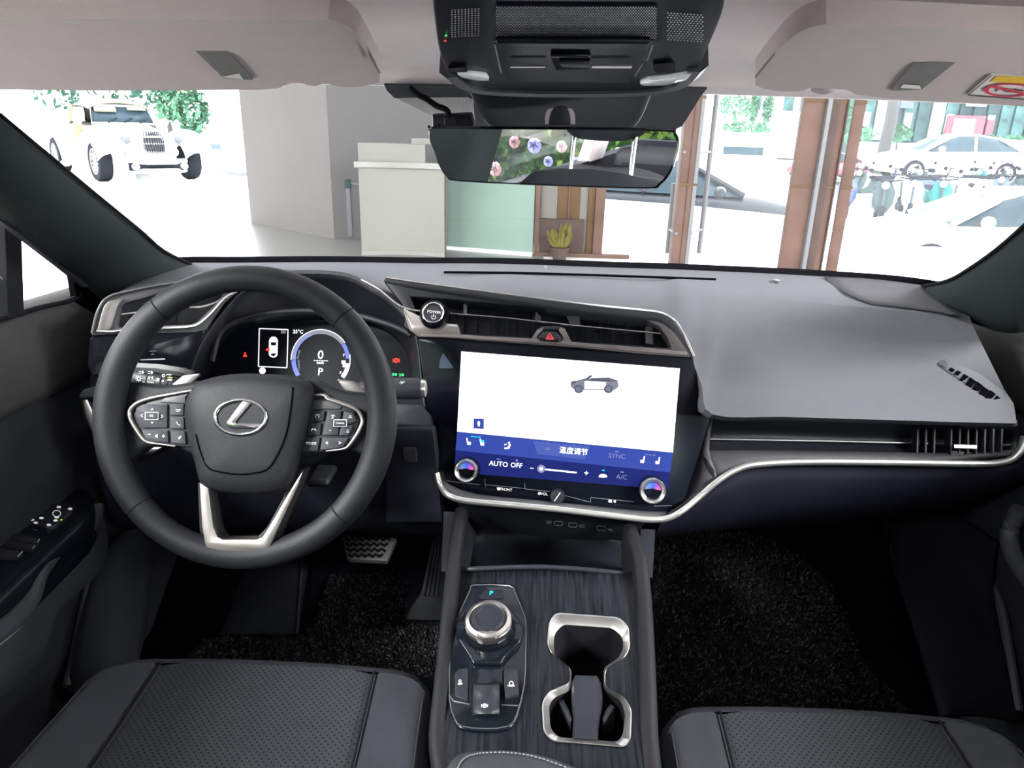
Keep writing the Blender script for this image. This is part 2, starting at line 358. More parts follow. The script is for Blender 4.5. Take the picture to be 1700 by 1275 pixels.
# A pillars
def pillar(name, inner, outer, bulge):
    rows = []; sg_ = -1 if inner[0][0] < 850 else 1
    tops = [(V((sg_*.585, .40, 1.425)), V((sg_*.65, .36, 1.395)))]
    for p, q in tops+[(PY(*a), PY(*b)) for a, b in zip(inner, outer)]:
        mid = (p+q)/2; d = (CAM-mid).normalized()*bulge
        back = (p-CAM).normalized()*.05+(q-p)*.12; bq = (q-CAM).normalized()*.05+(p-q)*.12
        rows.append([p+back, p, p.lerp(q, .12)+d*.75, p.lerp(q, .4)+d*1.15, p.lerp(q, .72)+d*.9, q+d*.25, q, q+bq])
    r = [cr(c, 3) for c in zip(*rows)]; return loft(name, r, 'pillar_cloth', closed=False, ang=60)
o = pillar('trim_1', [(-260, -30, .60), (-130, 80, .70), (0, 190, .80), (90, 265, .88), (165, 327, .97), (235, 384, 1.06), (272, 416, 1.15), (318, 440, 1.25)],
           [(-300, 150, .66), (-140, 255, .76), (0, 362, .86), (50, 402, .92), (95, 437, .98), (137, 470, 1.04), (175, 502, 1.09), (205, 515, 1.13)], .035); st('trim_1', o)
o = pillar('trim_2', [(1960, 130, .62), (1850, 240, .74), (1760, 322, .86), (1700, 374, .95), (1655, 413, 1.03), (1610, 445, 1.11), (1572, 466, 1.18), (1522, 477, 1.28)],
           [(2010, 330, .70), (1890, 420, .80), (1800, 482, .89), (1740, 530, .97), (1700, 551, 1.02), (1660, 551, 1.07), (1625, 540, 1.12), (1592, 528, 1.15)], .035); st('trim_2', o)
tube('trim_3', cr([PY(*a) for a in [(-300, 147, .66), (-140, 253, .76), (0, 362, .86), (50, 401, .92), (95, 436, .98), (141, 472, 1.04)]], 3), .006, 'black_plastic', n=6, kind='structure')
tube('trim_4', cr([PY(*a) for a in [(0, 190, .79), (90, 265, .87), (165, 327, .96), (235, 384, 1.05), (272, 416, 1.14), (318, 439, 1.245)]], 3), .0022, 'rubber', n=6, kind='structure')
tube('trim_5', cr([PY(*a) for a in [(1760, 322, .85), (1700, 374, .94), (1655, 413, 1.02), (1610, 445, 1.10), (1572, 466, 1.17), (1522, 477, 1.27)]], 3), .0026, 'rubber', n=6, kind='structure')
for sx, nm in ((-1, 'trim_12'), (1, 'trim_13')):
    st(nm, sweep(nm, [V((sx*.655, .46, 1.385)), V((sx*.665, .2, 1.41)), V((sx*.668, -.2, 1.425)), V((sx*.668, -.9, 1.425)), V((sx*.66, -1.7, 1.38))], [(-.02, -.03), (.02, -.03), (.02, .03), (-.02, .03)], V((0, 0, 1)), 'headliner', bevel=.01))
# cabin floor, firewall, rear shell
def car_floor():
    P = [(-1.9, .42), (.9, .40), (1.12, .40), (1.32, .52), (1.42, .72), (1.44, 1.02)]
    rows = [[V((x, Y, z)) for x in (-.74, -.3, 0, .3, .74)] for Y, z in P]
    return loft('floor_cabin', rows, 'carpet', closed=False, solid=.02)
st('floor_cabin', car_floor())
for sx, nm in ((-1, 'wall_left'), (1, 'wall_right')):
    st(nm, box(nm, (sx*.745, -1.08, .73), (.05, 1.56, .66), 'navy_plastic'))
    for Y, Yt, wd, mt, k in ((-.18, -.26, .50, 'pillar_cloth', 0), (-1.30, -1.42, .16, 'headliner', 1)):
        i = (6 if sx < 0 else 8)+k; q = [V((sx*.72, Y-wd/2, 1.05)), V((sx*.72, Y+wd/2, 1.05)), V((sx*.63, Yt+wd/2, 1.44)), V((sx*.63, Yt-wd/2, 1.44))]
        st('trim_%d' % i, mk('trim_%d' % i, q+[v+V((sx*.05, 0, 0)) for v in q], [(0, 1, 2, 3), (4, 5, 6, 7), (0, 1, 5, 4), (1, 2, 6, 5), (2, 3, 7, 6), (3, 0, 4, 7)], mt, bevel=.01))
    st('window_%d' % (3 if sx < 0 else 4), mk('w', [V((sx*.735, -1.3, 1.06)), V((sx*.735, .98, 1.085)), V((sx*.64, .62, 1.36)), V((sx*.64, -1.3, 1.42))], [(0, 1, 2, 3)], 'door_glass', solid=.004))
st('wall_back', box('wall_back', (0, -1.9, .74), (1.5, .05, .68), 'navy_plastic'))
# ------------------------------------------------------------------ doors
def door(name, sx):
    root = bpy.data.objects.new(name, None); link(root, None, (sx*.72, .45, .42)); root['kind'] = 'structure'
    up = [(-.80, 1.05), (-.785, 1.082), (-.755, 1.092), (-.725, 1.085), (-.707, 1.06), (-.699, 1.02), (-.698, .972)]
    lo = [(-.71, .975), (-.703, .962), (-.696, .94), (-.69, .86), (-.70, .76), (-.712, .64), (-.718, .5), (-.72, .42)]
    Ys = [-.3, .1, .4, .6, .8, .95, 1.06, 1.16, 1.3, 1.5]
    f = lambda pr, k: [[V((-sx*(x+k*max(0, Y-.9)), Y, z-.012*max(0, Y-.8)*4)) for x, z in pr] for Y in Ys]
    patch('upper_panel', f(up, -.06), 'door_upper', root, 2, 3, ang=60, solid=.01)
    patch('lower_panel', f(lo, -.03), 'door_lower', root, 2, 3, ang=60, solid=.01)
    return root
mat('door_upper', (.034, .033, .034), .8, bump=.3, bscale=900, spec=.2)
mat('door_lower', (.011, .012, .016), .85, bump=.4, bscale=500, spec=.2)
d1 = door('door_1', -1); d2 = door('door_2', 1)
# quarter window bar and rubber
gp = Pl((-.735, 0, 1.09), (1, 0, -.2), (0, 1, 0))
plate('window_divider', Pl((-.715, 0, 1.09), (1, 0, .15), (0, 1, 0)), [(-4, 300), (28, 330), (37, 392), (41, 520), (14, 530), (8, 362)], -.03, .008, 'rubber', d1, .002)
tube('window_seal', cr([PX(-60, 540, -.712), PX(10, 527, -.712), PX(60, 512, -.712), PX(128, 494, -.712), PX(125, 468, -.715), PX(118, 455, -.715)], 3), .004, 'rubber', d1, 6)
o = plate('corner_cap', Pl((-.712, 0, 1.09), (1, 0, .1), (0, 1, 0)), [(120, 452), (175, 500), (165, 520), (128, 497)], -.008, .002, 'void', d1, .001)
# left armrest with switches
AP = pl3(PX(128, 812, -.695), PX(0, 885, -.715), PX(0, 1005, -.615))
arm = [(-160, 1000), (-60, 920), (0, 884), (45, 848), (90, 818), (125, 807), (145, 812), (156, 826), (157, 846), (146, 866), (110, 900), (60, 948), (0, 1004), (-80, 1080), (-160, 1150)]
plate('armrest_top', AP, arm, -.05, 0, 'black_gloss', d1, .004)
mat('switch_black', (.012, .012, .014), .25)
swz = lambda q: zz(q, 0, 780, 4.25)
for k, q in enumerate(([(70, 470), (110, 440), (280, 485), (265, 515), (60, 480)], [(35, 520), (60, 495), (250, 530), (230, 555)], [(-60, 570), (0, 550), (160, 575), (125, 612), (-60, 600)])):
    plate('window_switch', AP, swz(q), -.002, .006, 'switch_black', d1, .001)
    flat('switch_edge', AP, [seg(swz([q[2]])[0], swz([q[3]])[0], 2)], 'print_dim', d1, .0066)
plate('mirror_switch', AP, swz([(370, 240), (400, 232), (545, 252), (490, 320), (400, 390), (330, 400), (240, 380), (215, 345)]), -.002, .004, 'switch_black', d1, .001)
flat('switch_marks', AP, [ell(*swz([(a, b)])[0], 4, 1.8, 8) for a, b in ((400, 335), (345, 388), (252, 373), (392, 357), (495, 275), (415, 262), (225, 352), (292, 340))]+[quads(arcband(*swz([(400, 308)])[0], 6, 7.2, 0, 360, 14, .8))[i] for i in range(14)], 'print', d1, .0048)
flat('switch_lamp', AP, [ell(*swz([(432, 353)])[0], 2, 1.2, 8)], 'lime', d1, .0048)
bol = [PX(158, 838, -.66), PX(157, 860, -.655), PX(138, 884, -.648), PX(100, 912, -.64), PX(72, 938, -.632), PX(60, 962, -.627), PX(52, 990, -.622), PX(30, 1022, -.615), PX(0, 1048, -.605), PX(-60, 1090, -.59)]
tube('armrest_bolster', cr(bol, 3), .0115, 'leather_soft', d1, 10)
tube('stitching', cr([p+V((.007, -.004, -.008)) for p in bol[2:]], 3), .0011, 'stitch_light', d1, 5)
rows = [[p, p+V((-.01, .03, -.05)), p+V((-.03, .05, -.11)), p+V((-.08, .05, -.15))] for p in bol]
patch('armrest_side', rows, 'leather_soft', d1, 2, 2, ang=60)
hp = Pl(PX(22, 990, -.64), V((1, -.3, .3)), (0, 1, 0))
plate('door_handle', hp, rnd([(8, 1000), (12, 982), (36, 974), (40, 984), (28, 1008), (14, 1014)], 8), -.012, 0, 'silver', d1, .003)
tube('panel_piping', cr([PX(172, 902, -.70), PX(160, 930, -.70), PX(150, 962, -.70), (PX(138, 1020, -.70)), PX(126, 1080, -.70), PX(112, 1140, -.69)], 3), .0075, 'leather_soft', d1, 8)
# right armrest
tube('armrest_bolster', cr([PX(1695, 845, .66), PX(1676, 880, .655), PX(1680, 915, .65), PX(1700, 950, .64), PX(1740, 990, .62), V((.60, .5, .83)), V((.60, .2, .83)), V((.66, .0, .83))], 3), .012, 'leather_soft', d2, 10)
plate('armrest_top', pl3(PX(1680, 860, .675), PX(1790, 960, .66), PX(1740, 820, .715)), rnd([(1676, 868), (1700, 830), (1900, 930), (2300, 1180), (2150, 1290), (1800, 1020), (1720, 960)], 10), -.05, 0, 'black_gloss', d2, .004)
tube('panel_piping', cr([PX(1640, 955, .705), PX(1662, 1010, .70), PX(1676, 1090, .695), PX(1690, 1180, .685)], 3), .007, 'leather_soft', d2, 8)
# ------------------------------------------------------------------ kick panels (fixed trim below the dash ends)
def kick(name, rows, mt='navy_plastic'):
    return st(name, patch(name, rows, mt, nu=3, nv=3, solid=.01, ang=60))
mat('kick_black', (.0035, .0036, .006), .85, spec=.1)
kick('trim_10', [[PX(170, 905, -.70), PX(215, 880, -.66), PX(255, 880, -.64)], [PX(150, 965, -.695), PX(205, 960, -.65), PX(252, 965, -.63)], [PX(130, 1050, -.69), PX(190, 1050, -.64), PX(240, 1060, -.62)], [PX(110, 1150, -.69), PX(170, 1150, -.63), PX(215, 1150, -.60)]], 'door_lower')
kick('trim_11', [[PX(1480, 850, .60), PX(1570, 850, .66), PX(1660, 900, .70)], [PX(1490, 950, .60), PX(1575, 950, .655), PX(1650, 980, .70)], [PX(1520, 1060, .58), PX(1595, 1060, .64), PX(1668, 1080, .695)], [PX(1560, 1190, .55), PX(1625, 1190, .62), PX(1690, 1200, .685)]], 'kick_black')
# ------------------------------------------------------------------ sun visors
def visor(xs, tl, bl, lab, cols):
    # board folded along a line: upper half flat under the roof, lower half turned towards the cabin
    fy = lambda l, x: l[1]+(x-l[0])*l[2]
    def pt(x, y):
        t, b = fy(tl, x), fy(bl, x); q = (y-t)/(b-t); Y = .52+.11*q/.48 if q < .48 else .63+.07*(q-.48)/.52
        return PY(x, y, Y)
    root = thing('sun_visor', pt(cols[len(cols)//2][0], fy(bl, cols[len(cols)//2][0])), lab, 'sun visor')
    rows = [[pt(x, y0+(y1-y0)*k/14) for k in range(15)] for x, y0, y1 in cols]
    vs = [p for r in rows for p in r]; n0 = len(vs); m = 15; nn = len(rows)
    up = V((0, .008, .016)); vs += [p+up for p in vs]; fs = grid(rows)+[tuple(n0+i for i in f) for f in grid(rows)]
    rim = [i*m for i in range(nn)]+[(nn-1)*m+j for j in range(1, m)]+[i*m+m-1 for i in range(nn-2, -1, -1)]+[j for j in range(m-2, 0, -1)]
    fs += [(rim[i], rim[(i+1) % len(rim)], n0+rim[(i+1) % len(rim)], n0+rim[i]) for i in range(len(rim))]
    mk('visor_board', vs, fs, 'visor', root, ang=50, bevel=.003)
    xa, xb = xs; f_ = lambda x: fy(tl, x)+.48*(fy(bl, x)-fy(tl, x))
    return root, pl3(pt(xa, f_(xa)), pt(xb, f_(xb)), pt((xa+xb)/2, fy(bl, (xa+xb)/2)))
v1, VP1 = visor((0, 560), (0, 30, .002), (0, 149, 0), 'pale sun visor folded up above the steering wheel, left of the overhead console',
    [(-260, 33, 146), (-100, 31, 148), (0, 30, 149), (150, 30.5, 151), (300, 31, 150.5), (430, 31, 149), (462, 31.5, 147), (474, 32, 141), (485, 32, 138), (545, 33, 139), (556, 35, 143), (575, 42, 146), (590, 53, 145), (606, 77, 143), (620, 103, 140), (630, 121, 136)])
v2, VP2 = visor((1300, 1700), (1300, 37, .04), (1300, 151, .065), 'pale sun visor with a warning label, folded up above the passenger side',
    [(1254, 129, 142), (1266, 113, 147), (1280, 96, 150), (1300, 74, 152), (1322, 56, 152.5), (1337, 48.5, 150), (1342, 46.5, 147), (1352, 43.5, 146), (1372, 40, 147), (1402, 40.5, 149), (1412, 41, 152), (1420, 41, 157), (1473, 43, 164), (1560, 47, 169), (1640, 51, 173), (1700, 54, 177), (1850, 60, 185), (1980, 66, 190)])
tube('edge_seam', cr([VP1.p(540, 30, .001), VP1.p(575, 41, .001), VP1.p(606, 75, .001), VP1.p(630, 120, .001)], 4), .0010, 'label_grey', v1, 6)
tube('edge_seam', cr([VP2.p(1255, 127, .001), VP2.p(1280, 96, .001), VP2.p(1305, 69, .001), VP2.p(1336, 48, .001), VP2.p(1372, 39, .001)], 4), .0010, 'label_grey', v2, 6)
plate('grey_tab', VP1, rnd([(320, 80), (376, 84), (421, 133), (371, 130)], 3), -.003, .0015, 'label_grey', v1)
flat('tab_arrow', VP1, [[(368, 128), (397, 122), (404, 132)]], 'white_label', v1, .002)
plate('grey_tab', VP2, rnd([(1518, 105), (1592, 99), (1530, 149), (1478, 151)], 3), -.003, .0015, 'label_grey', v2)
flat('tab_arrow', VP2, [[(1494, 146), (1500, 140), (1527, 142), (1529, 148)]], 'white_label', v2, .002)
plate('warning_label', VP2, [(1646, 125.5), (1760, 130), (1740, 168), (1607, 158)], -.001, .0012, 'white_label', v2)
flat('label_border', VP2, [seg((1607, 158), (1646, 125.5), 1.5), seg((1607, 158), (1740, 168), 1.5)], 'black_plastic', v2, .0018)
flat('label_heading', VP2, [[(1656, 126), (1760, 130), (1756, 142), (1643, 136)]], 'yellow_label', v2, .0018)
flat('prohibition_mark', VP2, quads(arcband(1675, 150, 34, 42, 0, 360, 28, .27))+[seg((1648, 144), (1702, 156), 4)], 'red_label', v2, .0022)
flat('label_pictogram', VP2, [seg((1652, 152), (1660, 146), 1.6), seg((1660, 146), (1668, 152), 1.6), seg((1668, 152), (1682, 153), 1.6), seg((1684, 148), (1700, 151), 1.6)], 'black_plastic', v2, .0020)
for x, y, lab in ((518, 137, 'small pale visor clip hanging under the headliner edge, left of the mirror'), (1366, 151, 'small pale visor clip hanging under the headliner edge, right of the mirror')):
    c = PY(x, y, .80); r = thing('visor_clip', c, lab, 'clip'); lathe('clip_body', c+V((0, 0, .012)), (0, 0, -1), [(.001, 0), (.0125, 0), (.0135, .006), (.011, .0125), (.004, .015), (.0005, .015)], 'visor', r, 18)
    lathe('clip_stem', c+V((0, 0, .03)), (0, 0, -1), [(.006, 0), (.006, .02)], 'visor', r, 12)
# ------------------------------------------------------------------ overhead console
OP = pl3(PY(800, 150, .575), PY(1100, 150, .575), PY(950, 0, .43))
oc = thing('overhead_console', OP.p(955, 60)+V((0, 0, .03)), 'glossy black overhead console with studded speaker grille, above the mirror', 'console')
ocz = lambda q: zz(q, 700, 0, 3.269)
ol = [(742, -70), (1178, -70), (1199, -30), (1202, 12), (1185, 60), (1159, 113), (1134, 137), (1091, 148), (948, 153), (801, 148), (766, 138), (744, 118), (731, 95), (722, 40), (718, -30)]
plate('housing', OP, cr(ol, 3, True), -.012, 0, 'oc_black', oc, .002, ang=30)
rim = [OP.p(x, y, .0) for x, y in [(745, 124), (766, 141), (801, 151), (870, 155), (948, 156), (1030, 155), (1091, 151), (1134, 140), (1159, 114)]]
sweep('front_lip', cr(rim, 3), [(-.008, -.02), (.006, -.02), (.007, -.002), (.002, .002), (-.006, .002)], OP.n, 'grey_gloss' if 'grey_gloss' in M else mat('grey_gloss', (.035, .037, .042), .3, spec=.4), oc)
plate('map_lens', OP, rnd(ocz([(190, 405), (260, 402), (350, 412), (370, 440), (300, 442), (220, 425)]), 3), -.002, .0025, 'lens', oc, .001)
plate('map_lens', OP, rnd(ocz([(1180, 455), (1230, 432), (1330, 425), (1470, 400), (1440, 435), (1330, 465), (1200, 470)]), 3), -.002, .0025, 'lens', oc, .001)
plate('centre_panel', OP, rnd(ocz([(395, 228), (1255, 232), (1190, 340), (1120, 455), (480, 450), (420, 340)]), 4), -.002, .003, 'oc_black', oc, .001)
plate('roller_cover', OP, rnd(ocz([(400, 230), (1245, 232), (1225, 275), (410, 265)]), 3), .003, .007, 'oc_black', oc, .0015)
sweep('bright_edge', [OP.p(*p, .006) for p in ocz([(480, 357), (670, 356)])], bar(.0022, .001), OP.n, 'silver', oc)
sweep('bright_edge', [OP.p(*p, .006) for p in ocz([(925, 356), (1140, 357)])], bar(.0040, .001), OP.n, 'silver', oc)
for a, b in (((398, 232), (432, 390)), ((1200, 335), (1155, 410)), ((1255, 235), (1222, 325))):
    sweep('panel_edge', [OP.p(*p, .003) for p in ocz([a, b])], bar(.001, .001), OP.n, 'dark_grey_metal', oc)
plate('emergency_switch', OP, rnd(ocz([(695, 305), (920, 308), (910, 385), (725, 390)]), 4), .003, .006, 'black_gloss', oc, .001)
plate('emergency_slider', OP, rnd(ocz([(740, 345), (920, 347), (912, 372), (760, 368)]), 2), .006, .0085, 'black_plastic', oc, .001)
plate('reading_button', OP, rnd(ocz([(140, 372), (240, 365), (250, 390), (150, 396)]), 3), -.001, .002, 'black_gloss', oc)
plate('reading_button', OP, rnd(ocz([(1250, 350), (1370, 340), (1380, 395), (1270, 400)]), 6), -.001, .002, 'black_gloss', oc)
plate('speaker_panel', OP, rnd(ocz([(368, 148), (405, 35), (1275, 40), (1306, 150), (1300, 225), (372, 225)]), 3), -.002, .0015, 'speaker_slate' if 'speaker_slate' in M else mat('speaker_slate', (.009, .010, .019), .5, spec=.12), oc)
def studs(name, x0, x1, y0, y1, dx, dy, r, stag, wob=0):
    vs, fs = [], []; j = 0; y = y0
    while y <= y1:
        x = x0+(dx/2 if (j % 2 and stag) else 0)
        while x <= x1:
            c = OP.p(*ocz([(x, y+wob*(x-x0))])[0], .0015); k = len(vs)
            vs += [c+OP.ux*r, c+OP.uy*r, c-OP.ux*r, c-OP.uy*r, c+OP.n*r*.9]; fs += [(k, k+1, k+4), (k+1, k+2, k+4), (k+2, k+3, k+4), (k+3, k, k+4)]
            x += dx
        y += dy; j += 1
    mk(name, vs, fs, 'stud', oc, smooth=False, kind='stuff')
studs('speaker_studs', 408, 1275, 38, 215, 14.5, 8.5, .00055, True)
studs('side_studs', 165, 325, 55, 200, 18, 12, .0006, False, -.06)
studs('side_studs', 1335, 1525, 70, 222, 18, 12, .0006, True, .06)
flat('indicator_lamp', OP, [ell(*ocz([(132, 193)])[0], 2.2, 1.6, 8)], 'lit_green', oc, .001)
flat('indicator_lamp', OP, [ell(*ocz([(128, 222)])[0], 2, 1.2, 8)], 'lit_red', oc, .001)
# ------------------------------------------------------------------ windscreen top: frit, camera housing
WS = pl3(PY(640, 145, .86), PY(1160, 155, .86), PY(905, 400, 1.28))
fr = thing('sensor_shade', WS.p(900, 150, 0), 'black trapezoid shade band printed on the windscreen behind the mirror', 'shade band')
plate('shade_band', WS, [(638, 141), (770, 143), (900, 140), (1174, 147), (1165, 158), (1132, 210), (1100, 225), (790, 225), (786, 165), (776, 162), (655, 163), (642, 150)], -.002, .0, 'black_plastic', fr)
dots = []
for j in range(15):
    y = 164+j*2.0
    for i in range(60):
        x = 655+i*2.3+(1.15 if j % 2 else 0)
        if x > 660+j*4.0 and x < 789: dots.append(ell(x, y, 1.0-.02*j, .86-.018*j, 6))
flat('dot_pattern', WS, dots, 'void', fr, .004, kind='stuff')
HP = Pl(PY(930, 180, .80), (0, -1, -.12)); mh = thing('camera_housing', HP.p(930, 160), 'black driver camera housing on the windscreen, between overhead console and mirror', 'housing')
hr = []
for (xl, xr, y, Y) in ((778, 1086, 150, .74), (783, 1080, 160, .745), (792, 1072, 180, .765), (806, 1060, 203, .785), (830, 1040, 222, .80)):
    a = PY(xl, y, Y); b = PY(xr, y, Y); k = (b-a)
    hr.append([a+V((.01, .05, 0)), a, a+k*.06+V((0, -.012, 0)), a+k*.3+V((0, -.02, 0)), a+k*.5+V((0, -.022, 0)), a+k*.7+V((0, -.02, 0)), b-k*.06+V((0, -.012, 0)), b, b+V((-.01, .05, 0))])
patch('cover', hr, 'black_plastic', mh, 2, 2, ang=50)
SK = Pl(PY(930, 195, .722), (0, -1, -.1)); z55 = lambda q: zz(q, 630, 130, 3.09)
plate('socket', SK, cr(z55([(850, 236), (851, 195), (862, 166), (885, 154), (930, 151), (975, 154), (994, 166), (1003, 195), (1004, 236)]), 3), -.006, 0, 'visor', mh)
plate('mirror_arm', SK, cr(z55([(868, 240), (872, 200), (885, 165), (905, 148), (930, 143), (955, 148), (970, 165), (980, 200), (982, 240)]), 3), -.008, .003, 'black_plastic', mh, .001)
# dash camera with its cable
DC = Pl(PY(752, 200, .80), (0, -1, -.05)); dcm = thing('dash_camera', DC.p(752, 200), 'small black dash camera with a curling cable, left of the mirror top', 'camera')
plate('camera_body', DC, rnd(zz([(268, 185), (465, 178), (480, 235), (480, 290), (270, 290)], 630, 130, 3.09), 2), -.03, 0, 'dark_plastic', dcm, .003)
plate('camera_lid', DC, zz([(270, 186), (465, 178), (466, 195), (272, 200)], 630, 130, 3.09), -.02, .003, 'black_plastic', dcm, .001)
plate('cable_plug', DC, rnd(zz([(328, 195), (385, 195), (398, 240), (330, 242)], 630, 130, 3.09), 2), -.004, .008, 'black_plastic', dcm, .002)
tube('cable', cr([PY(*p, .79) for p in zz([(155, 45), (200, 85), (240, 105), (290, 140), (330, 155), (350, 170), (358, 200)], 630, 130, 3.09)], 4), .003, 'rubber', dcm, 8)
# ------------------------------------------------------------------ mirror
mo = PY(920, 262, .72); tgt = V((-.395, -.16, 1.20))
MN = ((CAM-mo).normalized()+(tgt-mo).normalized()).normalized()
MP = Pl(mo, MN); rm = thing('rear_view_mirror', mo, 'wide frameless rear-view mirror hanging below the overhead console', 'mirror')
mz = [(716, 210), (824, 211), (960, 212), (1106, 215), (1122, 221), (1128, 238), (1122, 264), (1114, 287), (1096, 308), (1073, 314.5), (921, 310), (762, 302), (740, 295), (727, 276), (717, 250), (710, 230), (710, 215)]
plate('mirror_shell', MP, cr(mz, 3, True), -.03, 0, 'black_gloss', rm, .004, ang=50)
c0 = (920, 262); ins = [(c0[0]+(x-c0[0])*.981, c0[1]+(y-c0[1])*.925) for x, y in cr(mz, 3, True)]
plate('mirror_glass', MP, ins, -.001, .0006, 'mirror', rm, smooth=False)
# ================================================================== dashboard
dash = thing('dashboard', (0, 1.1, .75), 'grey soft-touch dashboard with black lower half and silver trim', 'dashboard')
FRONT = [(164, 512, .99), (198, 489, 1.0), (300, 468, 1.03), (400, 452, 1.06), (492, 451, 1.085), (576, 456, 1.09), (629, 482, 1.075), (665, 507, 1.06), (705, 522, 1.055), (847, 505, 1.055),
         (988, 524, 1.035), (1087, 534, 1.02), (1122, 550, 1.0), (1147, 593, .97), (1165, 640, .93), (1183, 688, .885), (1300, 692, .872), (1400, 695, .87), (1500, 698, .87), (1600, 701, .872), (1688, 703, .88)]
C1 = {12: (1130, 490, 1.17), 13: (1160, 491, 1.172), 14: (1185, 492, 1.172), 15: (1215, 494, 1.17), 16: (1310, 499, 1.16), 17: (1400, 507, 1.145), 18: (1500, 517, 1.13), 19: (1570, 526, 1.11), 20: (1615, 541, 1.085)}
C2 = {12: (1128, 522, 1.08), 13: (1160, 529, 1.10), 14: (1190, 532, 1.108), 15: (1225, 536, 1.11), 16: (1310, 546, 1.106), 17: (1400, 559, 1.095), 18: (1490, 575, 1.08), 19: (1568, 600, 1.05), 20: (1668, 648, .985)}
cols = []
for i, (b, f) in enumerate(zip(BASE, FRONT)):
    L_ = lambda t: tuple(b[k]+(f[k]-b[k])*t for k in range(3))
    c1 = C1.get(i, L_(.45)); c2 = C2.get(i, L_(.8)); m3 = tuple((c2[k]*.5+f[k]*.5) for k in range(3))
    p = [PY(*q) for q in (b, c1, c2, m3, f)]
    if i < 12:
        for k, hh in ((1, .006), (2, .006), (3, .004)): p[k] = p[k]+V((0, 0, hh*0))
    p[3] = p[3]+V((0, -.004, .006)) if i >= 14 else p[3]
    cols.append(p)
rows = list(zip(*cols)); fine = []
rr = [cr(r, 4) for r in rows]
for a in range(4):
    for k in range(3): fine.append([V(p).lerp(V(q), k/3) for p, q in zip(rr[a], rr[a+1])])
fine.append([V(p) for p in rr[4]])
for k in range(1, 4): fine.append([V(p)+V((0, .012*k, -.006-.004*k)) for p in rr[4]])
f0_ = fine[0]
fine.insert(0, [p+V((0, .015, -.01)) for p in f0_]); fine.insert(0, [p+V((p.x*.06, .03, -.12)) for p in f0_]); fine.insert(0, [p+V((p.x*.10, .04, -.32)) for p in f0_])
loft('upper_pad', fine, 'pad', dash, closed=False, ang=28)
# darker wedge at the right end of the windscreen foot and seam lines
def onpad(pts, dz=.002):
    return [PY(x, y, Y)+V((0, -.001, dz)) for x, y, Y in pts]
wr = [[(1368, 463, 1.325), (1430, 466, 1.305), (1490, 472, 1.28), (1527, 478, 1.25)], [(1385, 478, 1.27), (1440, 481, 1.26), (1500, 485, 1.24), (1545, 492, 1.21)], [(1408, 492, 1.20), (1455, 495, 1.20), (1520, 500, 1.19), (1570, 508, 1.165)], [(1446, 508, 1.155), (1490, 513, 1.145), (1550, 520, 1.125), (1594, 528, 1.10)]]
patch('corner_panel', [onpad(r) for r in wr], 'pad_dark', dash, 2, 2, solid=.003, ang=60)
tube('defroster_slot', cr(onpad([(737, 455, 1.31), (850, 456, 1.31), (960, 459, 1.31), (1080, 463, 1.305), (1188, 467, 1.30)], .0035), 4), .0024, 'void', dash, 6)
c = PY(1288, 471, 1.29)+V((0, 0, .001)); lathe('light_sensor', c, (0, -.1, 1), [(.011, -.006), (.011, .002), (.0095, .0045), (.006, .0055), (.001, .006)], 'black_plastic', dash, 20)
lathe('sensor_lens', c+V((0, -.0005, .005)), (0, -.1, 1), [(.006, 0), (.005, .0015), (.0005, .002)], 'frosted', dash, 16)
c = PY(906, 446, 1.375); box('chassis_number_stud', c+V((0, 0, .002)), (.006, .006, .006), 'label_grey', dash, bevel=.001)
sweep('windscreen_seal', cr([PY(x, y-1, Y+.004) for x, y, Y in BASE[1:-1]], 4), [(-.005, -.012), (.005, -.012), (.005, .009), (-.005, .009)], V((0, -.1, 1)), 'void', dash)
# side defroster grille (right)
dz7 = lambda q: zz(q, 1440, 460, 3.75)
DG = pl3(PY(1570, 605, 1.040), PY(1660, 660, .955), PY(1600, 640, .975))
plate('side_vent_bezel', DG, dz7([(445, 535), (488, 508), (560, 535), (700, 600), (800, 670), (850, 712), (838, 765), (760, 755), (690, 715), (590, 640), (500, 580)]), -.004, .0035, 'pad', dash, .001)
for q in ([(505, 575), (520, 562), (545, 575), (530, 590)], [(540, 602), (560, 580), (585, 592), (565, 610)], [(578, 632), (602, 602), (632, 620), (602, 640)], [(615, 660), (640, 622), (678, 650), (650, 680)], [(655, 690), (682, 648), (722, 678), (695, 708)], [(695, 720), (722, 680), (760, 706), (735, 742)], [(735, 748), (765, 702), (800, 728), (775, 755)], [(785, 762), (805, 735), (832, 757)]):
    plate('side_vent_slot', DG, dz7(q), .001, .0046, 'void', dash)
plate('side_vent_end', DG, dz7([(458, 545), (485, 520), (502, 545), (492, 565)]), .001, .0042, 'pad_dark', dash)
# --- passenger strip: black slot band, bright line, grille, silver spear
def bandrow(pts): return [PY(*p) for p in pts]
top = [(1172, 687, .935), (1250, 690, .935), (1400, 694, .935), (1550, 699, .93), (1640, 702, .925), (1690, 706, .915)]
mid = [(1166, 722, .955), (1250, 722, .955), (1400, 727, .955), (1550, 731, .95), (1640, 734, .94), (1688, 732, .92)]
bot = [(1160, 752, .935), (1250, 753, .925), (1400, 755, .925), (1550, 757, .92), (1640, 758, .915), (1684, 754, .91)]
patch('passenger_strip', [bandrow(top), bandrow(mid), bandrow(bot)], 'black_plastic', dash, 4, 3, solid=.01, ang=60)
tube('bright_line', cr([PY(*p) for p in [(1172, 729, .945), (1300, 731, .945), (1450, 734, .942), (1600, 738, .935), (1678, 739, .92)]], 4), .0016, 'dark_grey_metal', dash, 6)
mat('strip_grey', (.045, .044, .050), .6, bump=.15, spec=.2)
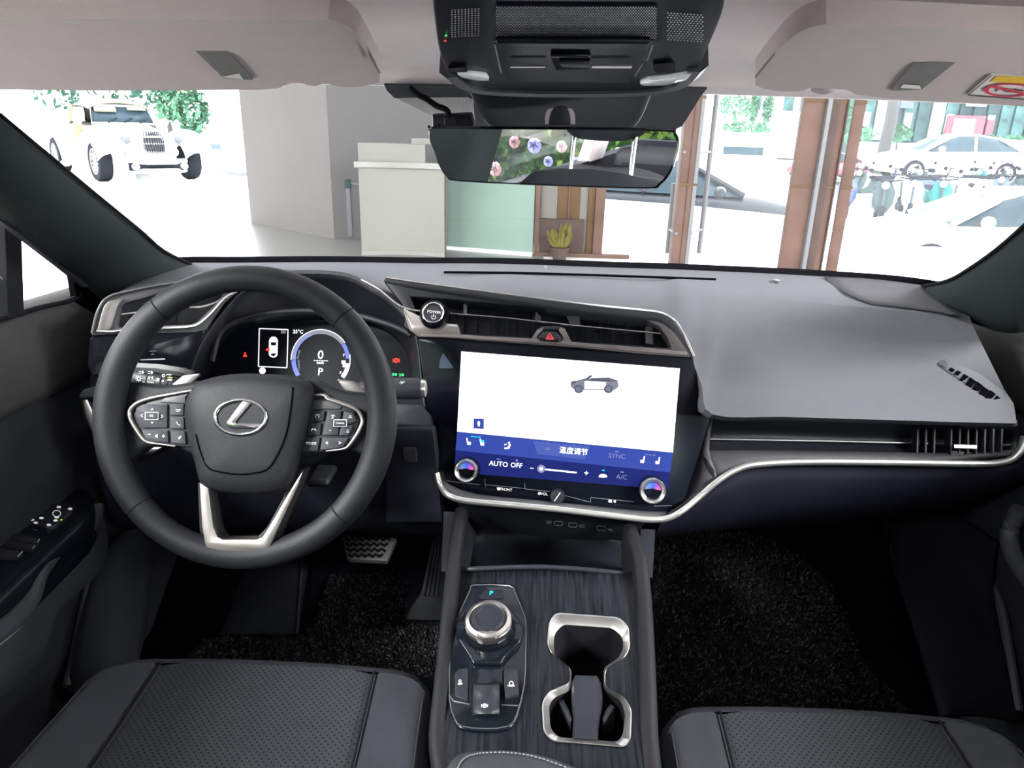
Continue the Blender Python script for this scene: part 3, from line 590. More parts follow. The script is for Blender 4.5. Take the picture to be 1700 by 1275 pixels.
for x0 in range(0, 11):
    x = 1524+x0*14; a, b = PY(x, 712, .93-.002*x0), PY(x-1, 753, .918-.002*x0)
    if x0 not in (3,): sweep('vent_blade', [a, b], [(-.001, -.014), (.001, -.014), (.001, .0), (-.001, 0)], V((0, -1, .3)), 'grey_gloss' if x0 > 7 else 'black_plastic', dash)
sweep('vent_knob', [PY(1582, 741, .905), PY(1619, 742, .903)], bar(.006, .004), V((0, -1, .5)), 'satin', dash)
plate('vent_knob_stem', Pl(PY(1600, 760, .91), (0, -1, .4)), rnd([(1578, 748), (1616, 750), (1618, 765), (1578, 764)], 3), -.01, .003, 'black_plastic', dash, .001)
SPEAR = [(726, 785, .925), (732, 806, .915), (745, 822, .905), (776, 831, .898), (850, 838, .893), (925, 845, .89), (1010, 855, .885), (1076, 862, .88), (1108, 860, .88), (1132, 848, .882), (1160, 825, .887), (1192, 798, .893), (1223, 779, .898), (1259, 770, .90), (1347, 766, .903), (1480, 767, .905), (1600, 769, .905), (1650, 768.5, .90), (1680, 762, .895), (1697, 745, .895), (1704, 725, .90)]
sp = cr([PY(x, y, Y-(.010 if 740 < x < 1140 else 0)) for x, y, Y in SPEAR], 5)
sweep('silver_spear', sp, [(-.0042, -.006), (.0042, -.006), (.0042, .0015), (.002, .004), (-.002, .004), (-.0042, .0015)], V((0, -1, .75)), 'spear_silver', dash, ang=60)
# grey infill between screen edge, strip and spear
def shelf(name, a, b, mt, k=3):
    patch(name, [[PY(*p) for p in a], [PY(*p) for p in b]], mt, dash, 2, k, solid=.006, ang=60)
shelf('passenger_shelf', [(1160, 750, .93), (1250, 752, .922), (1400, 754, .922), (1550, 756, .918), (1682, 753, .908)], [(1188, 799, .90), (1256, 768, .905), (1400, 766, .908), (1550, 768, .908), (1690, 755, .898)], 'strip_grey')
shelf('screen_side_trim', [(1178, 692, .945), (1166, 745, .93), (1150, 800, .915), (1136, 838, .90), (1108, 856, .89)], [(1184, 692, .935), (1178, 748, .925), (1192, 796, .90), (1160, 824, .893), (1112, 860, .885)], 'strip_grey')
shelf('screen_chin', [(736, 800, .92), (790, 824, .908), (925, 838, .90), (1060, 853, .893), (1108, 852, .893)], [(742, 822, .907), (776, 832, .90), (925, 846, .892), (1076, 863, .882), (1108, 861, .882)], 'grey_plastic')
# --- glove box and knee panels
mat('glove_black', (.0045, .005, .011), .7, bump=.2, bscale=900, spec=.12)
gb = [[(1105, 862, .90), (1190, 800, .91), (1256, 772, .92), (1400, 769, .925), (1550, 771, .925), (1650, 771, .92), (1700, 752, .905)],
      [(1095, 872, .895), (1190, 825, .90), (1256, 805, .91), (1400, 800, .915), (1550, 798, .915), (1650, 790, .91), (1715, 770, .90)],
      [(1090, 885, .92), (1190, 868, .93), (1256, 858, .935), (1400, 850, .94), (1550, 838, .94), (1640, 815, .93), (1720, 790, .92)],
      [(1085, 890, 1.0), (1190, 880, 1.03), (1256, 876, 1.05), (1400, 868, 1.06), (1550, 850, 1.05), (1640, 825, 1.0), (1720, 800, .98)],
      [(1080, 860, 1.2), (1190, 850, 1.22), (1256, 850, 1.24), (1400, 845, 1.24), (1550, 830, 1.22), (1640, 815, 1.1), (1720, 800, 1.05)]]
patch('glove_box', [[PY(*p) for p in r] for r in gb], 'glove_black', dash, 3, 3, ang=60)
kl = [[(150, 622, .95), (200, 634, .96), (300, 640, .98), (420, 640, 1.0), (560, 640, 1.0), (650, 668, .98), (716, 690, .95)],
      [(150, 700, .945), (200, 715, .95), (300, 725, .96), (420, 725, .97), (560, 725, .97), (650, 705, .96), (722, 720, .94)],
      [(165, 790, .95), (210, 800, .95), (300, 808, .96), (420, 815, .965), (560, 815, .965), (650, 805, .95), (730, 805, .935)],
      [(185, 860, .99), (220, 868, .99), (300, 872, 1.0), (420, 875, 1.0), (560, 878, 1.0), (650, 880, .99), (738, 888, .98)],
      [(190, 880, 1.1), (220, 880, 1.1), (300, 880, 1.15), (420, 880, 1.2), (560, 880, 1.2), (650, 880, 1.2), (745, 880, 1.2)]]
patch('knee_panel', [[PY(*p) for p in r] for r in kl], 'navy_plastic', dash, 3, 3, ang=60)
KP = pl3(PY(640, 705, .95), PY(718, 708, .935), PY(690, 830, .93))
plate('knee_cover', KP, rnd([(640, 707), (718, 711), (724, 760), (728, 800), (735, 868), (640, 868)], 4), -.012, .004, 'navy_plastic', dash, .003)
plate('knee_ledge', Pl(PY(680, 690, .955), (0, -1, .55)), rnd([(625, 668), (700, 672), (716, 690), (718, 708), (620, 706)], 4), -.02, .006, 'dark_plastic', dash, .003)
plate('air_sensor_grille', KP, rnd([(668, 743), (690, 744), (692, 768), (671, 767)], 3), .003, .007, 'grey_gloss', dash, .0008)
for k in range(5): sweep('sensor_slat', [KP.p(672, 747+k*4.3, .007), KP.p(689, 748+k*4.3, .007)], bar(.0012, .001), KP.n, 'black_plastic', dash)
# lower-left corner: ledge and silver blade
plate('end_ledge', Pl(PY(150, 650, .93), (.2, -1, .8)), rnd([(130, 655), (138, 645), (165, 638), (200, 640), (200, 660), (132, 661)], 3), -.03, .004, 'vent_grey' if 'vent_grey' in M else 'dark_plastic', dash, .003)
plate('silver_blade', Pl(PY(148, 690, .925), (.3, -1, .2)), rnd([(136, 662), (145, 662), (160, 695), (164, 722), (152, 716), (141, 690)], 3), -.012, .004, 'silver', dash, .002)
plate('blade_backing', Pl(PY(148, 690, .93), (.3, -1, .2)), rnd([(132, 660), (175, 658), (185, 740), (155, 724), (140, 700)], 4), -.03, .001, 'black_plastic', dash, .002)
# --- left vent (driver's side end)
VL = pl3(PY(176, 500, .975), PY(300, 474, 1.02), PY(158, 620, .94))
lv = [(300, 470), (245, 479), (198, 489), (180, 495), (170, 505), (163, 525), (154, 556), (160, 556), (300, 549), (345, 545), (362, 520), (395, 486)]
zl = lambda q: zz(q, 120, 430, 5.0)
mat('vent_grey', (.06, .06, .065), .5, spec=.3)
plate('left_vent_surround', VL, [zl([(910, 190), (620, 240), (380, 290), (290, 320), (240, 370), (200, 450), (160, 620), (165, 635), (420, 625), (1020, 610), (1110, 590), (1260, 370), (1380, 262), (1390, 240), (1200, 150)]),
      zl([(900, 235), (560, 335), (440, 365), (405, 395), (375, 540), (385, 570), (430, 565), (980, 545), (1040, 520), (1180, 380), (1250, 300), (1160, 200)])], -.03, .0, 'vent_grey', dash, .002)
mat('vent_silver', (.22, .205, .20), .42, .95)
plate('left_vent_cheek', VL, rnd(zl([(300, 345), (430, 325), (375, 400), (345, 500), (322, 585), (235, 600), (205, 600), (235, 470), (260, 390)]), 4), -.02, .003, 'vent_silver', dash, .0015)
sweep('left_vent_trim', cr([VL.p(*p, .0) for p in zl([(205, 595), (330, 600), (430, 590), (800, 572), (980, 560), (1060, 530), (1160, 440), (1260, 330), (1370, 270)])], 3), bar(.004, .005), VL.n, 'silver', dash)
sweep('left_vent_lip', cr([VL.p(*p, .0) for p in zl([(165, 615), (200, 470), (245, 370), (295, 320), (380, 285), (620, 235), (910, 187), (1150, 140)])], 3), bar(.003, .004), VL.n, 'dark_grey_metal', dash)
plate('left_vent_back', VL, zl([(880, 200), (380, 350), (340, 590), (1020, 570), (1300, 260)]), -.05, -.028, 'black_plastic', dash)
sweep('left_vent_blade', [VL.p(*p, -.006) for p in zl([(405, 458), (560, 440), (700, 425)])], bar(.0022, .002), VL.n, 'satin', dash)
sweep('left_vent_blade', cr([VL.p(*p, -.004) for p in zl([(975, 402), (1080, 393), (1190, 360), (1250, 320)])], 3), bar(.0026, .003), VL.n, 'satin', dash)
for x in (600, 740, 880): sweep('left_vent_blade', [VL.p(*p, -.02) for p in zl([(x, 370), (x-20, 560)])], bar(.002, .01), VL.n, 'black_gloss', dash)
plate('left_gloss_panel', VL, rnd(zl([(150, 640), (420, 628), (1030, 600), (1105, 585), (1060, 700), (960, 960), (700, 1000), (170, 980), (120, 880)]), 6), -.02, -.001, 'black_gloss', dash, .002)
flat('panel_mark', VL, [seg(*zl([(640, 765), (698, 763)]), 1), seg(*zl([(655, 797), (667, 787)]), 1.2), seg(*zl([(667, 787), (680, 797)]), 1.2)], 'print_dim', dash, .0)
sweep('left_gloss_edge', [VL.p(*p, -.001) for p in zl([(565, 838), (770, 829)])], bar(.0018, .001), VL.n, 'silver', dash)
# --- centre vent with power and hazard buttons
z5 = lambda q: zz(q, 600, 420, 2.8333)
VC = pl3(PY(700, 545, 1.01), PY(1140, 592, .965), PY(800, 480, 1.04))
outer = z5([(105, 130), (125, 117), (300, 148), (700, 203), (1100, 257), (1330, 280), (1410, 293), (1470, 325), (1510, 380), (1562, 490), (1300, 472), (1000, 443), (600, 415), (440, 402), (270, 395), (200, 345), (210, 270), (190, 235)])
hole = z5([(230, 205), (420, 218), (900, 262), (1330, 310), (1400, 345), (1440, 400), (1455, 440), (1440, 446), (985, 414), (955, 350), (935, 342), (855, 342), (825, 356), (800, 398), (480, 380), (462, 372), (452, 330), (280, 330)])
plate('centre_vent_frame', VC, [outer, hole], -.035, .0, 'black_plastic', dash, .002)
plate('vent_cheek', VC, z5([(1330, 288), (1400, 302), (1460, 340), (1500, 385), (1556, 489), (1462, 462), (1457, 440), (1442, 400), (1402, 345), (1332, 312)]), -.02, .003, 'vent_silver', dash, .001)
plate('vent_apron', VC, z5([(195, 262), (232, 305), (285, 338), (452, 335), (466, 385), (800, 402), (828, 362), (852, 350), (860, 362), (830, 398), (845, 420), (935, 425), (950, 400), (925, 366), (936, 350), (956, 356), (988, 418), (1455, 455), (1560, 491), (1300, 472), (1000, 443), (600, 415), (440, 402), (270, 395), (225, 360)]), -.02, .003, 'vent_silver', dash, .001)
plate('centre_vent_back', VC, outer, -.06, -.034, 'black_plastic', dash)
sweep('centre_vent_brow', cr([VC.p(*p, .001) for p in z5([(112, 128), (300, 158), (700, 214), (1100, 268), (1330, 292), (1410, 305), (1465, 340), (1500, 390), (1552, 487)])], 3), [(-.011, -.03), (.008, -.03), (.008, .002), (.004, .006), (-.004, .006), (-.009, .0)], VC.n, 'grey_gloss', dash, ang=50, sc=[.45+.55*min(1, i/10) if i < 18 else max(.35, 1-.65*(i-18)/6) for i in range(25)])
sweep('centre_vent_edge', cr([VC.p(*p, .004) for p in z5([(122, 118), (300, 144), (700, 198), (1100, 252), (1330, 277), (1415, 290), (1475, 327), (1515, 380), (1565, 488)])], 3), bar(.0022, .002), VC.n, 'satin', dash)
sweep('centre_vent_lower_trim', cr([VC.p(*p, .0) for p in z5([(0, 128), (90, 178), (165, 240), (230, 268), (285, 275)])], 3), bar(.003, .003), VC.n, 'silver', dash)
plate('power_cove', VC, rnd(z5([(195, 255), (285, 300), (410, 330), (455, 335), (466, 385), (280, 388), (235, 360)]), 4), -.02, .004, 'satin', dash, .003)
sweep('lower_lip', cr([VC.p(*p, .0) for p in z5([(280, 390), (440, 394), (600, 406), (800, 418), (1000, 432), (1300, 460), (1530, 478)])], 3), bar(.006, .004), VC.n, 'satin', dash)
sweep('air_blade', [VC.p(*p, -.004) for p in z5([(418, 286), (700, 309), (1000, 343), (1405, 381)])], bar(.0022, .003), VC.n, 'chrome', dash)
for x in list(range(490, 830, 62))+list(range(990, 1400, 62)):
    t = (x-420)/1000; y0 = 235+t*95; y1 = 372+t*70
    sweep('air_vane', [VC.p(*p, -.03) for p in z5([(x, y0), (x-4, y1)])], bar(.0014, .008), VC.n, 'black_gloss', dash)
for q in ([(820, 275), (845, 300), (840, 318), (815, 312)], [(965, 295), (1025, 298), (1030, 335), (985, 345)], [(1335, 345), (1370, 348), (1372, 430), (1338, 425)], [(480, 235), (495, 235), (495, 290), (480, 285)]):
    plate('vane_link', VC, z5(q), -.02, -.014, 'dark_grey_metal', dash)
for x, y in ((590, 318), (1105, 366), (1240, 380)): sweep('blade_tab', [VC.p(*p, -.002) for p in z5([(x-20, y), (x+20, y+2)])], bar(.003, .004), VC.n, 'black_gloss', dash)
q = VC.n; pc = VC.p(*z5([(342, 291)])[0], .004)
pb = thing('power_button', pc, 'round black power button with a chrome ring, left of the hazard button', 'button')
lathe('button_housing', pc, q, [(.0215, -.02), (.0215, .004), (.0195, .0075), (.0165, .008), (.0160, .005)], 'black_gloss', pb, 32)
lathe('button_ring', pc, q, [(.0160, .004), (.0160, .0085), (.0150, .0092), (.0140, .0085), (.0138, .005)], 'chrome', pb, 32)
lathe('button_face', pc, q, [(.0139, .002), (.0139, .0068), (.0005, .0074)], 'dark_plastic', pb, 32)
VB = Pl(pc+q*.0076, q, VC.ux)
text('power_word', 'POWER', VB, *z5([(342, 278)])[0], 4.6, 'print', pb, .0004)
bx = z5([(340, 301)])[0]; flat('power_symbol', VB, quads(arcband(bx[0], bx[1], 3.0, 4.0, -50, 230, 10))+[seg((bx[0], bx[1]-5), (bx[0], bx[1]), 1.1)], 'print', pb, .0006)
hz = thing('hazard_button', VC.p(913, 556, .006), 'black hazard button with a red triangle, centred below the dashboard vent', 'button')
plate('button_cap', VC, rnd(z5([(862, 366), (915, 368), (942, 398), (930, 415), (838, 408), (830, 392)]), 4), -.02, .009, 'black_plastic', hz, .003)
plate('button_socket', VC, rnd(z5([(850, 350), (930, 353), (955, 398), (940, 424), (830, 418), (816, 395)]), 4), -.02, .003, 'black_gloss', hz, .002)
flat('hazard_triangle', VC, [seg(*z5([a, b]), 1.4) for a, b in (((886, 376), (868, 404)), ((868, 404), (905, 406)), ((905, 406), (886, 376)))]+[seg(*z5([a, b]), 1.0) for a, b in (((886, 388), (877, 400)), ((877, 400), (895, 401)), ((895, 401), (886, 388)))], 'red_print', hz, .0095)
# ================================================================== instrument cluster
z4 = lambda q: zz(q, 100, 420, 2.8333)
IC = pl3(PY(400, 580, 1.13), PY(660, 590, 1.12), PY(530, 660, 1.09))
cl = thing('instrument_cluster', IC.p(530, 640), 'dark instrument cluster with lit round gauge, seen through the steering wheel', 'instrument cluster')
mat('cluster_black', (.004, .005, .010), .5, spec=.15)
hood_o = [(300, 660, .98), (322, 590, 1.0), (345, 548, 1.02), (372, 512, 1.04), (400, 482, 1.06), (440, 462, 1.075), (492, 453, 1.082), (576, 458, 1.085), (629, 485, 1.07), (665, 511, 1.055), (690, 545, 1.02), (698, 580, 1.0), (704, 640, .98), (712, 700, .955)]
hood_i = [(335, 690, 1.10), (342, 640, 1.12), (352, 600, 1.13), (372, 562, 1.14), (400, 543, 1.145), (440, 533, 1.15), (490, 528, 1.15), (560, 528, 1.15), (610, 536, 1.145), (650, 552, 1.135), (676, 580, 1.125), (684, 610, 1.115), (690, 650, 1.10), (694, 700, 1.08)]
lip = [(a[0]*.62+b[0]*.38, a[1]*.62+b[1]*.38+4, a[2]*.55+b[2]*.45) for a, b in zip(hood_o, hood_i)]
patch('hood', [[PY(*p) for p in r] for r in (hood_o, lip, hood_i)], 'black_plastic', cl, 3, 3, solid=.004, ang=60)
sweep('hood_rim', cr([PY(*p) for p in hood_o[4:11]], 4), [(-.004, -.004), (.004, -.004), (.003, .004), (-.003, .004)], V((0, -1, .6)), 'grey_gloss', cl)
tube('hood_ridge', cr([PY(*p) for p in [(352, 600, 1.06), (366, 552, 1.08), (400, 531, 1.09), (450, 519, 1.095), (520, 516, 1.095), (590, 523, 1.09), (650, 540, 1.07), (684, 556, 1.05)]], 4), .0045, 'dark_plastic', cl, 8)
plate('display_glass', IC, [(320, 525), (700, 525), (715, 720), (315, 720)], -.012, 0, 'cluster_black', cl)
z8 = lambda q: zz(q, 340, 520, 4.4737)
rb = z8([(405, 113), (618, 122), (610, 405), (398, 395)])
flat('door_warning_frame', IC, [seg(rb[i], rb[(i+1) % 4], 1.4) for i in range(4)], 'white_lit', cl)
flat('door_warning_badge', IC, [z8([(565, 128), (602, 128), (602, 150), (565, 150)])], 'lit_grey', cl)
flat('car_top_view', IC, [rnd(z8([(478, 195), (495, 175), (525, 175), (542, 195), (540, 310), (525, 328), (495, 328), (476, 310)]), 2)], 'white_lit', cl)
flat('car_top_glass', IC, [z8([(488, 215), (532, 215), (528, 240), (492, 240)]), z8([(490, 300), (525, 296), (530, 308), (512, 320), (494, 316)])], 'dark_plastic', cl, .0016)
flat('open_door_mark', IC, [z8([(452, 268), (480, 252), (484, 280), (455, 278)])], 'lit_red', cl, .0016)
g = z8([(860, 345)])[0]
def gauge(nm, r0, r1, a0, a1, mt, h=.0008): flat(nm, IC, quads(arcband(g[0], g[1], r0, r1, a0, a1, 22, 1.02)), mt, cl, h)
gauge('gauge_ring', 42, 48.5, 180, 250, 'lit_lav'); gauge('gauge_ring', 42, 48.5, 250, 325, 'lit_grey'); gauge('gauge_charge', 42, 48.5, 145, 179, 'lit_blue'); gauge('gauge_power', 42, 48.5, 326, 358, 'lit_blue')
gauge('gauge_outline', 48.5, 49.5, 180, 325, 'white_lit'); gauge('gauge_end', 43, 49.5, 8, 38, 'white_lit'); gauge('gauge_outline', 48.5, 49.5, -10, 8, 'white_lit'); gauge('gauge_outline', 41.4, 42.2, 145, 250, 'lit_sky')
text('speed_digit', '0', IC, *z8([(860, 312)])[0], 15, 'white_lit', cl, .001)
flat('speed_underline', IC, [seg(*z8([(808, 351), (914, 353)]), .9)], 'white_lit', cl)
text('speed_unit', 'km/h', IC, *z8([(858, 368)])[0], 4.2, 'white_lit', cl, .001)
text('gear_letter', 'P', IC, *z8([(858, 437)])[0], 12.5, 'white_lit', cl, .001)
text('temperature', '25°C', IC, *z8([(692, 138)])[0], 6, 'white_lit', cl, .001)
text('gauge_word', 'POWER', IC, *z8([(698, 307)])[0], 3.2, 'lit_lav', cl, .001, ang=80)
text('gauge_word', 'CHARGE', IC, *z8([(700, 385)])[0], 3.2, 'lit_lav', cl, .001, ang=100)
text('gauge_full_mark', 'F', IC, *z8([(1033, 312)])[0], 4, 'white_lit', cl, .001); text('gauge_empty_mark', 'E', IC, *z8([(1008, 442)])[0], 4, 'white_lit', cl, .001)
flat('charge_plug_mark', IC, [z8([(1015, 352), (1045, 352), (1045, 378), (1018, 378)]), z8([(1026, 378), (1046, 380), (1040, 402), (1024, 398)])], 'white_lit', cl)
text('range_word', '1', IC, *z8([(1036, 152)])[0], 5, 'white_lit', cl, .001)
flat('white_lamp', IC, [ell(*z8([(428, 427)])[0], 5.4, 5.2, 18)], 'white_lit', cl)
bx = z8([(299, 310)])[0]; flat('belt_warning', IC, [ell(bx[0], bx[1]-3, 1.5, 1.6, 8), [(bx[0]-1.8, bx[1]-1), (bx[0]+1.8, bx[1]-1), (bx[0]+3.4, bx[1]+3.2), (bx[0]-3.4, bx[1]+3.2)]], 'lit_red', cl)
bx = z8([(1422, 351)])[0]; flat('brake_warning', IC, quads(arcband(bx[0], bx[1], 2.6, 4, 0, 360, 14))+[seg((bx[0]-5.2, bx[1]+3), (bx[0]-5.2, bx[1]-3), 1), seg((bx[0]+5.2, bx[1]+3), (bx[0]+5.2, bx[1]-3), 1), seg((bx[0]-1, bx[1]+2), (bx[0]+1.5, bx[1]-2), 1.2)], 'lit_red', cl)
for X, Y in ((1418, 455), (1470, 458), (1160, 560)):
    bx = z8([(X, Y)])[0]; flat('green_telltale', IC, [ell(bx[0], bx[1], 2.2, 2.4, 8), seg((bx[0]-6, bx[1]-2), (bx[0]-3, bx[1]-1.6), 1), seg((bx[0]-6, bx[1]), (bx[0]-3, bx[1]), 1), seg((bx[0]-6, bx[1]+2), (bx[0]-3, bx[1]+1.6), 1)], 'lit_green', cl)
# ================================================================== touch screen
SC = pl3(PY(765, 583, .985), PY(1128, 612, .955), PY(757, 790, .925))
ts = thing('touch_screen', SC.p(930, 830), 'large lit touch screen with white page and blue climate bar in centre dash', 'screen')
bez = rnd(z5([(265, 398), (700, 428), (1100, 462), (1560, 492), (1645, 762), (1605, 900), (1515, 1180), (1440, 1225), (1380, 1232), (420, 1128), (370, 1085), (310, 740)]), 5)
plate('bezel', SC, bez, -.02, 0, 'black_glass', ts, .002)
W4 = z5([(470, 463), (1498, 543), (1465, 938), (450, 840)])
flat('white_page', SC, [W4], 'white_screen', ts, .0008)
flat('climate_bar_upper', SC, [z5([(450, 840), (1465, 938), (1453, 1032), (443, 928)])], 'blue_screen', ts, .0008)
flat('climate_bar_lower', SC, [z5([(443, 928), (1453, 1032), (1446, 1112), (437, 1032)])], 'blue_screen_dark', ts, .0008)
flat('climate_tab', SC, [z5([(808, 884), (938, 896), (938, 958), (828, 946)]), z5([(942, 896), (1075, 909), (1050, 972), (942, 958)])], 'blue_tab', ts, .0012)
flat('voice_tile', SC, [z5([(528, 778), (576, 780), (576, 828), (527, 825)])], 'blue_screen', ts, .0014)
flat('voice_mark', SC, [ell(*z5([(552, 800)])[0], 2.2, 3.2, 10), z5([(546, 808), (558, 808), (552, 818)])], 'white_lit', ts, .0018)
# little car picture on the page
flat('car_picture_body', SC, [z5([(983, 612), (1010, 600), (1050, 590), (1090, 590), (1205, 598), (1210, 630), (1190, 645), (1030, 645), (1000, 640), (985, 630)])], 'picture_silver' if 'picture_silver' in M else mat('picture_silver', (.10, .10, .12), .5, emit=(.20, .21, .26), es=.16), ts, .0012)
flat('car_picture_side', SC, [z5([(1050, 602), (1150, 608), (1150, 640), (1050, 640)])], 'white_lit', ts, .0016)
flat('car_picture_roof', SC, [z5([(1040, 600), (1075, 575), (1085, 574), (1082, 584), (1050, 602)]), z5([(1080, 588), (1165, 586), (1205, 600), (1200, 604), (1078, 602)]), z5([(1160, 580), (1180, 586), (1200, 596), (1180, 590)]), z5([(985, 605), (1005, 600), (1010, 606), (990, 618)])], 'picture_dark' if 'picture_dark' in M else mat('picture_dark', (.05, .05, .08), .5, emit=(.06, .06, .1), es=.2), ts, .002)
for x in (1022, 1162):
    c = z5([(x, 640)])[0]; flat('car_picture_wheel', SC, [ell(*c, 7.6, 7.2, 16)], 'picture_dark', ts, .0024); flat('car_picture_rim', SC, [ell(*c, 4.8, 4.5, 14)], 'lit_grey', ts, .0028)
text('climate_word', 'AUTO', SC, *z5([(645, 993)])[0], 8.2, 'white_lit', ts, .0014); text('climate_word', 'OFF', SC, *z5([(729, 1000)])[0], 8.2, 'white_lit', ts, .0014)
text('climate_word', 'SYNC', SC, *z5([(1202, 956)])[0], 8, 'lit_lav', ts, .0014); text('climate_word', 'A/C', SC, *z5([(1224, 1055)])[0], 8, 'lit_lav', ts, .0014)
text('climate_word', '温度调节', SC, *z5([(998, 934)])[0], 8.6, 'white_lit', ts, .0018)
text('climate_word', '+', SC, *z5([(1058, 1037)])[0], 10, 'white_lit', ts, .0014); text('climate_word', '–', SC, *z5([(802, 1011)])[0], 8, 'white_lit', ts, .0014)
flat('fan_slider_track', SC, [z5([(862, 1014), (1012, 1030), (1012, 1036), (862, 1021)])], 'white_lit', ts, .0014)
flat('fan_slider_knob', SC, [ell(*z5([(846, 1015)])[0], 6.8, 6.8, 18)], 'lit_lav', ts, .0018); flat('fan_slider_dot', SC, [ell(*z5([(846, 1015)])[0], 3.0, 3.0, 12)], 'white_lit', ts, .0022)
def seat_icon(x, y, f):
    q = lambda pts: [(x+f*a/2.833, y+b/2.833) for a, b in pts]
    return [q([(-12, -16), (-7, -16), (-3, 2), (8, 2), (10, 8), (8, 16), (-6, 16), (-8, 10)])]
ic = []
for X, Y, f in ((505, 886, 1), (568, 890, 1), (1322, 971, -1), (1393, 977, -1)): ic += seat_icon(*z5([(X, Y)])[0], f)
bx = z5([(686, 905)])[0]; ic += [ell(bx[0]+3, bx[1]-4.5, 1.7, 1.7, 8), [(bx[0]-5, bx[1]+4), (bx[0]+1, bx[1]+3), (bx[0]+3, bx[1]-2), (bx[0]+6, bx[1]-2), (bx[0]+3.5, bx[1]+5.5), (bx[0]-4, bx[1]+6)], seg((bx[0]-5, bx[1]-1), (bx[0]-1, bx[1]-2), 1.2)]
bx = z5([(1136, 1048)])[0]; ic += [[(bx[0]-7, bx[1]+2), (bx[0]-6, bx[1]-1), (bx[0]-2, bx[1]-3), (bx[0]+3, bx[1]-2.5), (bx[0]+7, bx[1]), (bx[0]+6.5, bx[1]+2.5), (bx[0], bx[1]+3)]]
flat('climate_icons', SC, ic, 'white_lit', ts, .0014)
flat('climate_lamps', SC, [seg(*z5([(x-9, y), (x+9, y+1)]), 1.6) for x, y in ((645, 969), (1202, 934), (1226, 1030))]+[seg(*z5([(x-6, y), (x+6, y)]), 1.4) for x, y in ((1342, 948), (1358, 950), (1376, 951))]+[ell(*z5([(731, 976)])[0], 2.2, 2.2, 8)]+[ell(*z5([(866+a*6, 918+b*7)])[0], .8, .8, 6) for a in range(4) for b in range(2)]+[seg(*z5([(x-5, y+3), (x, y)]), .8) for x, y in ((875, 893), (998, 905))]+[seg(*z5([(x, y), (x+5, y+3)]), .8) for x, y in ((875, 893), (998, 905))], 'lit_lav', ts, .0016)
flat('climate_lamps', SC, [seg(*z5([(x-6, y), (x+6, y)]), 1.4) for x, y in ((522, 863), (538, 865), (554, 866), (1138, 1022))]+[z5([(562, 880), (578, 882), (576, 892), (564, 890)])], 'lit_cyan', ts, .0018)
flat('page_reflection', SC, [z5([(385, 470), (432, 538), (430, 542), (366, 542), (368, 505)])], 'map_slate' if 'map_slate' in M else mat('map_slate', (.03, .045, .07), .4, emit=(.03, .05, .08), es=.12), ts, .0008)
# lower key strip
flat('key_divider', SC, [seg(*z5([a, b]), .8) for a, b in (((580, 1060), (584, 1102)), ((770, 1110), (890, 1122)), ((770, 1110), (768, 1082)), ((955, 1140), (1075, 1172)), ((1078, 1150), (1078, 1172)), ((585, 1090), (770, 1108)), ((1080, 1150), (1280, 1170)), ((400, 1072), (560, 1090)), ((1375, 1190), (1460, 1188)))], 'print_dim', ts, .0008)
text('key_word', 'FRONT', SC, *z5([(680, 1113)])[0], 4.6, 'print', ts, .001); text('key_word', 'VOL', SC, *z5([(860, 1134)])[0], 4.6, 'print', ts, .001)
bx = z5([(646, 1109)])[0]; flat('key_icon', SC, [[(bx[0]-3.5, bx[1]-2), (bx[0]+3.5, bx[1]-2), (bx[0]+1.6, bx[1]+2.6), (bx[0]-1.6, bx[1]+2.6)]], 'print', ts, .001)
bx = z5([(837, 1131)])[0]; flat('key_icon', SC, quads(arcband(bx[0], bx[1], 1.4, 2.4, -60, 240, 8))+[seg((bx[0], bx[1]-3), (bx[0], bx[1]), .8)], 'print', ts, .001)
bx = z5([(1176, 1168)])[0]; flat('key_icon', SC, [rnd([(bx[0]-5, bx[1]-2.6), (bx[0]+1, bx[1]-2.2), (bx[0]+1, bx[1]+2), (bx[0]-5, bx[1]+1.6)], 1), quads(arcband(bx[0]+5, bx[1], .9, 2.4, 0, 360, 8))[0], ell(bx[0]+5.5, bx[1]+.2, 2, 2.2, 8)], 'print', ts, .001)
def knob(cx, cy, r, rx, nm):
    k = thing('climate_dial', SC.p(cx, cy), nm, 'dial', 'temperature dials on the touch screen'); o = SC.p(cx, cy); f = r*.93/F
    lathe('dial_skirt', o, SC.n, [(f*1.04, 0), (f*1.04, .012), (f*.98, .015), (f*.9, .016)], 'black_gloss', k, 40, caps=False)
    lathe('dial_ring', o, SC.n, [(f*.96, .012), (f*.95, .0185), (f*.88, .0205), (f*.70, .018), (f*.62, .0145)], 'silver', k, 40, caps=False)
    lathe('dial_face', o, SC.n, [(f*.63, .010), (f*.63, .0145), (.0003, .0148)], 'black_glass', k, 32)
    D = Pl(o+SC.n*.0152, SC.n, SC.ux); r2 = f*.60
    for a0, a1, mt in ((8, 40, 'lit_pink'), (40, 72, 'lit_violet'), (72, 108, 'lit_blue'), (108, 140, 'lit_sky'), (140, 176, 'lit_lav')):
        flat('dial_colour', D, [[(r2*.42*math.cos(R(a)), r2*.16+r2*.1*math.sin(R(a))) for a in (a1, a0)]+[(r2*math.cos(R(a0+(a1-a0)*i/5)), r2*math.sin(R(a0+(a1-a0)*i/5))) for i in range(6)]], mt, k, .0003, px=False)
    return k
knob(777, 779, 22.5, 0, 'silver-ringed temperature dial at the lower left of the touch screen')
knob(1082, 812, 24, 0, 'silver-ringed temperature dial at the lower right of the touch screen')
vo = SC.p(926, 822); vk = thing('volume_knob', vo, 'small black volume knob with a white pointer, below the touch screen page', 'knob')
lathe('knob_body', vo, SC.n, [(.0098, 0), (.0098, .014), (.0090, .0165), (.0070, .017), (.0003, .0172)], 'black_plastic', vk, 28)
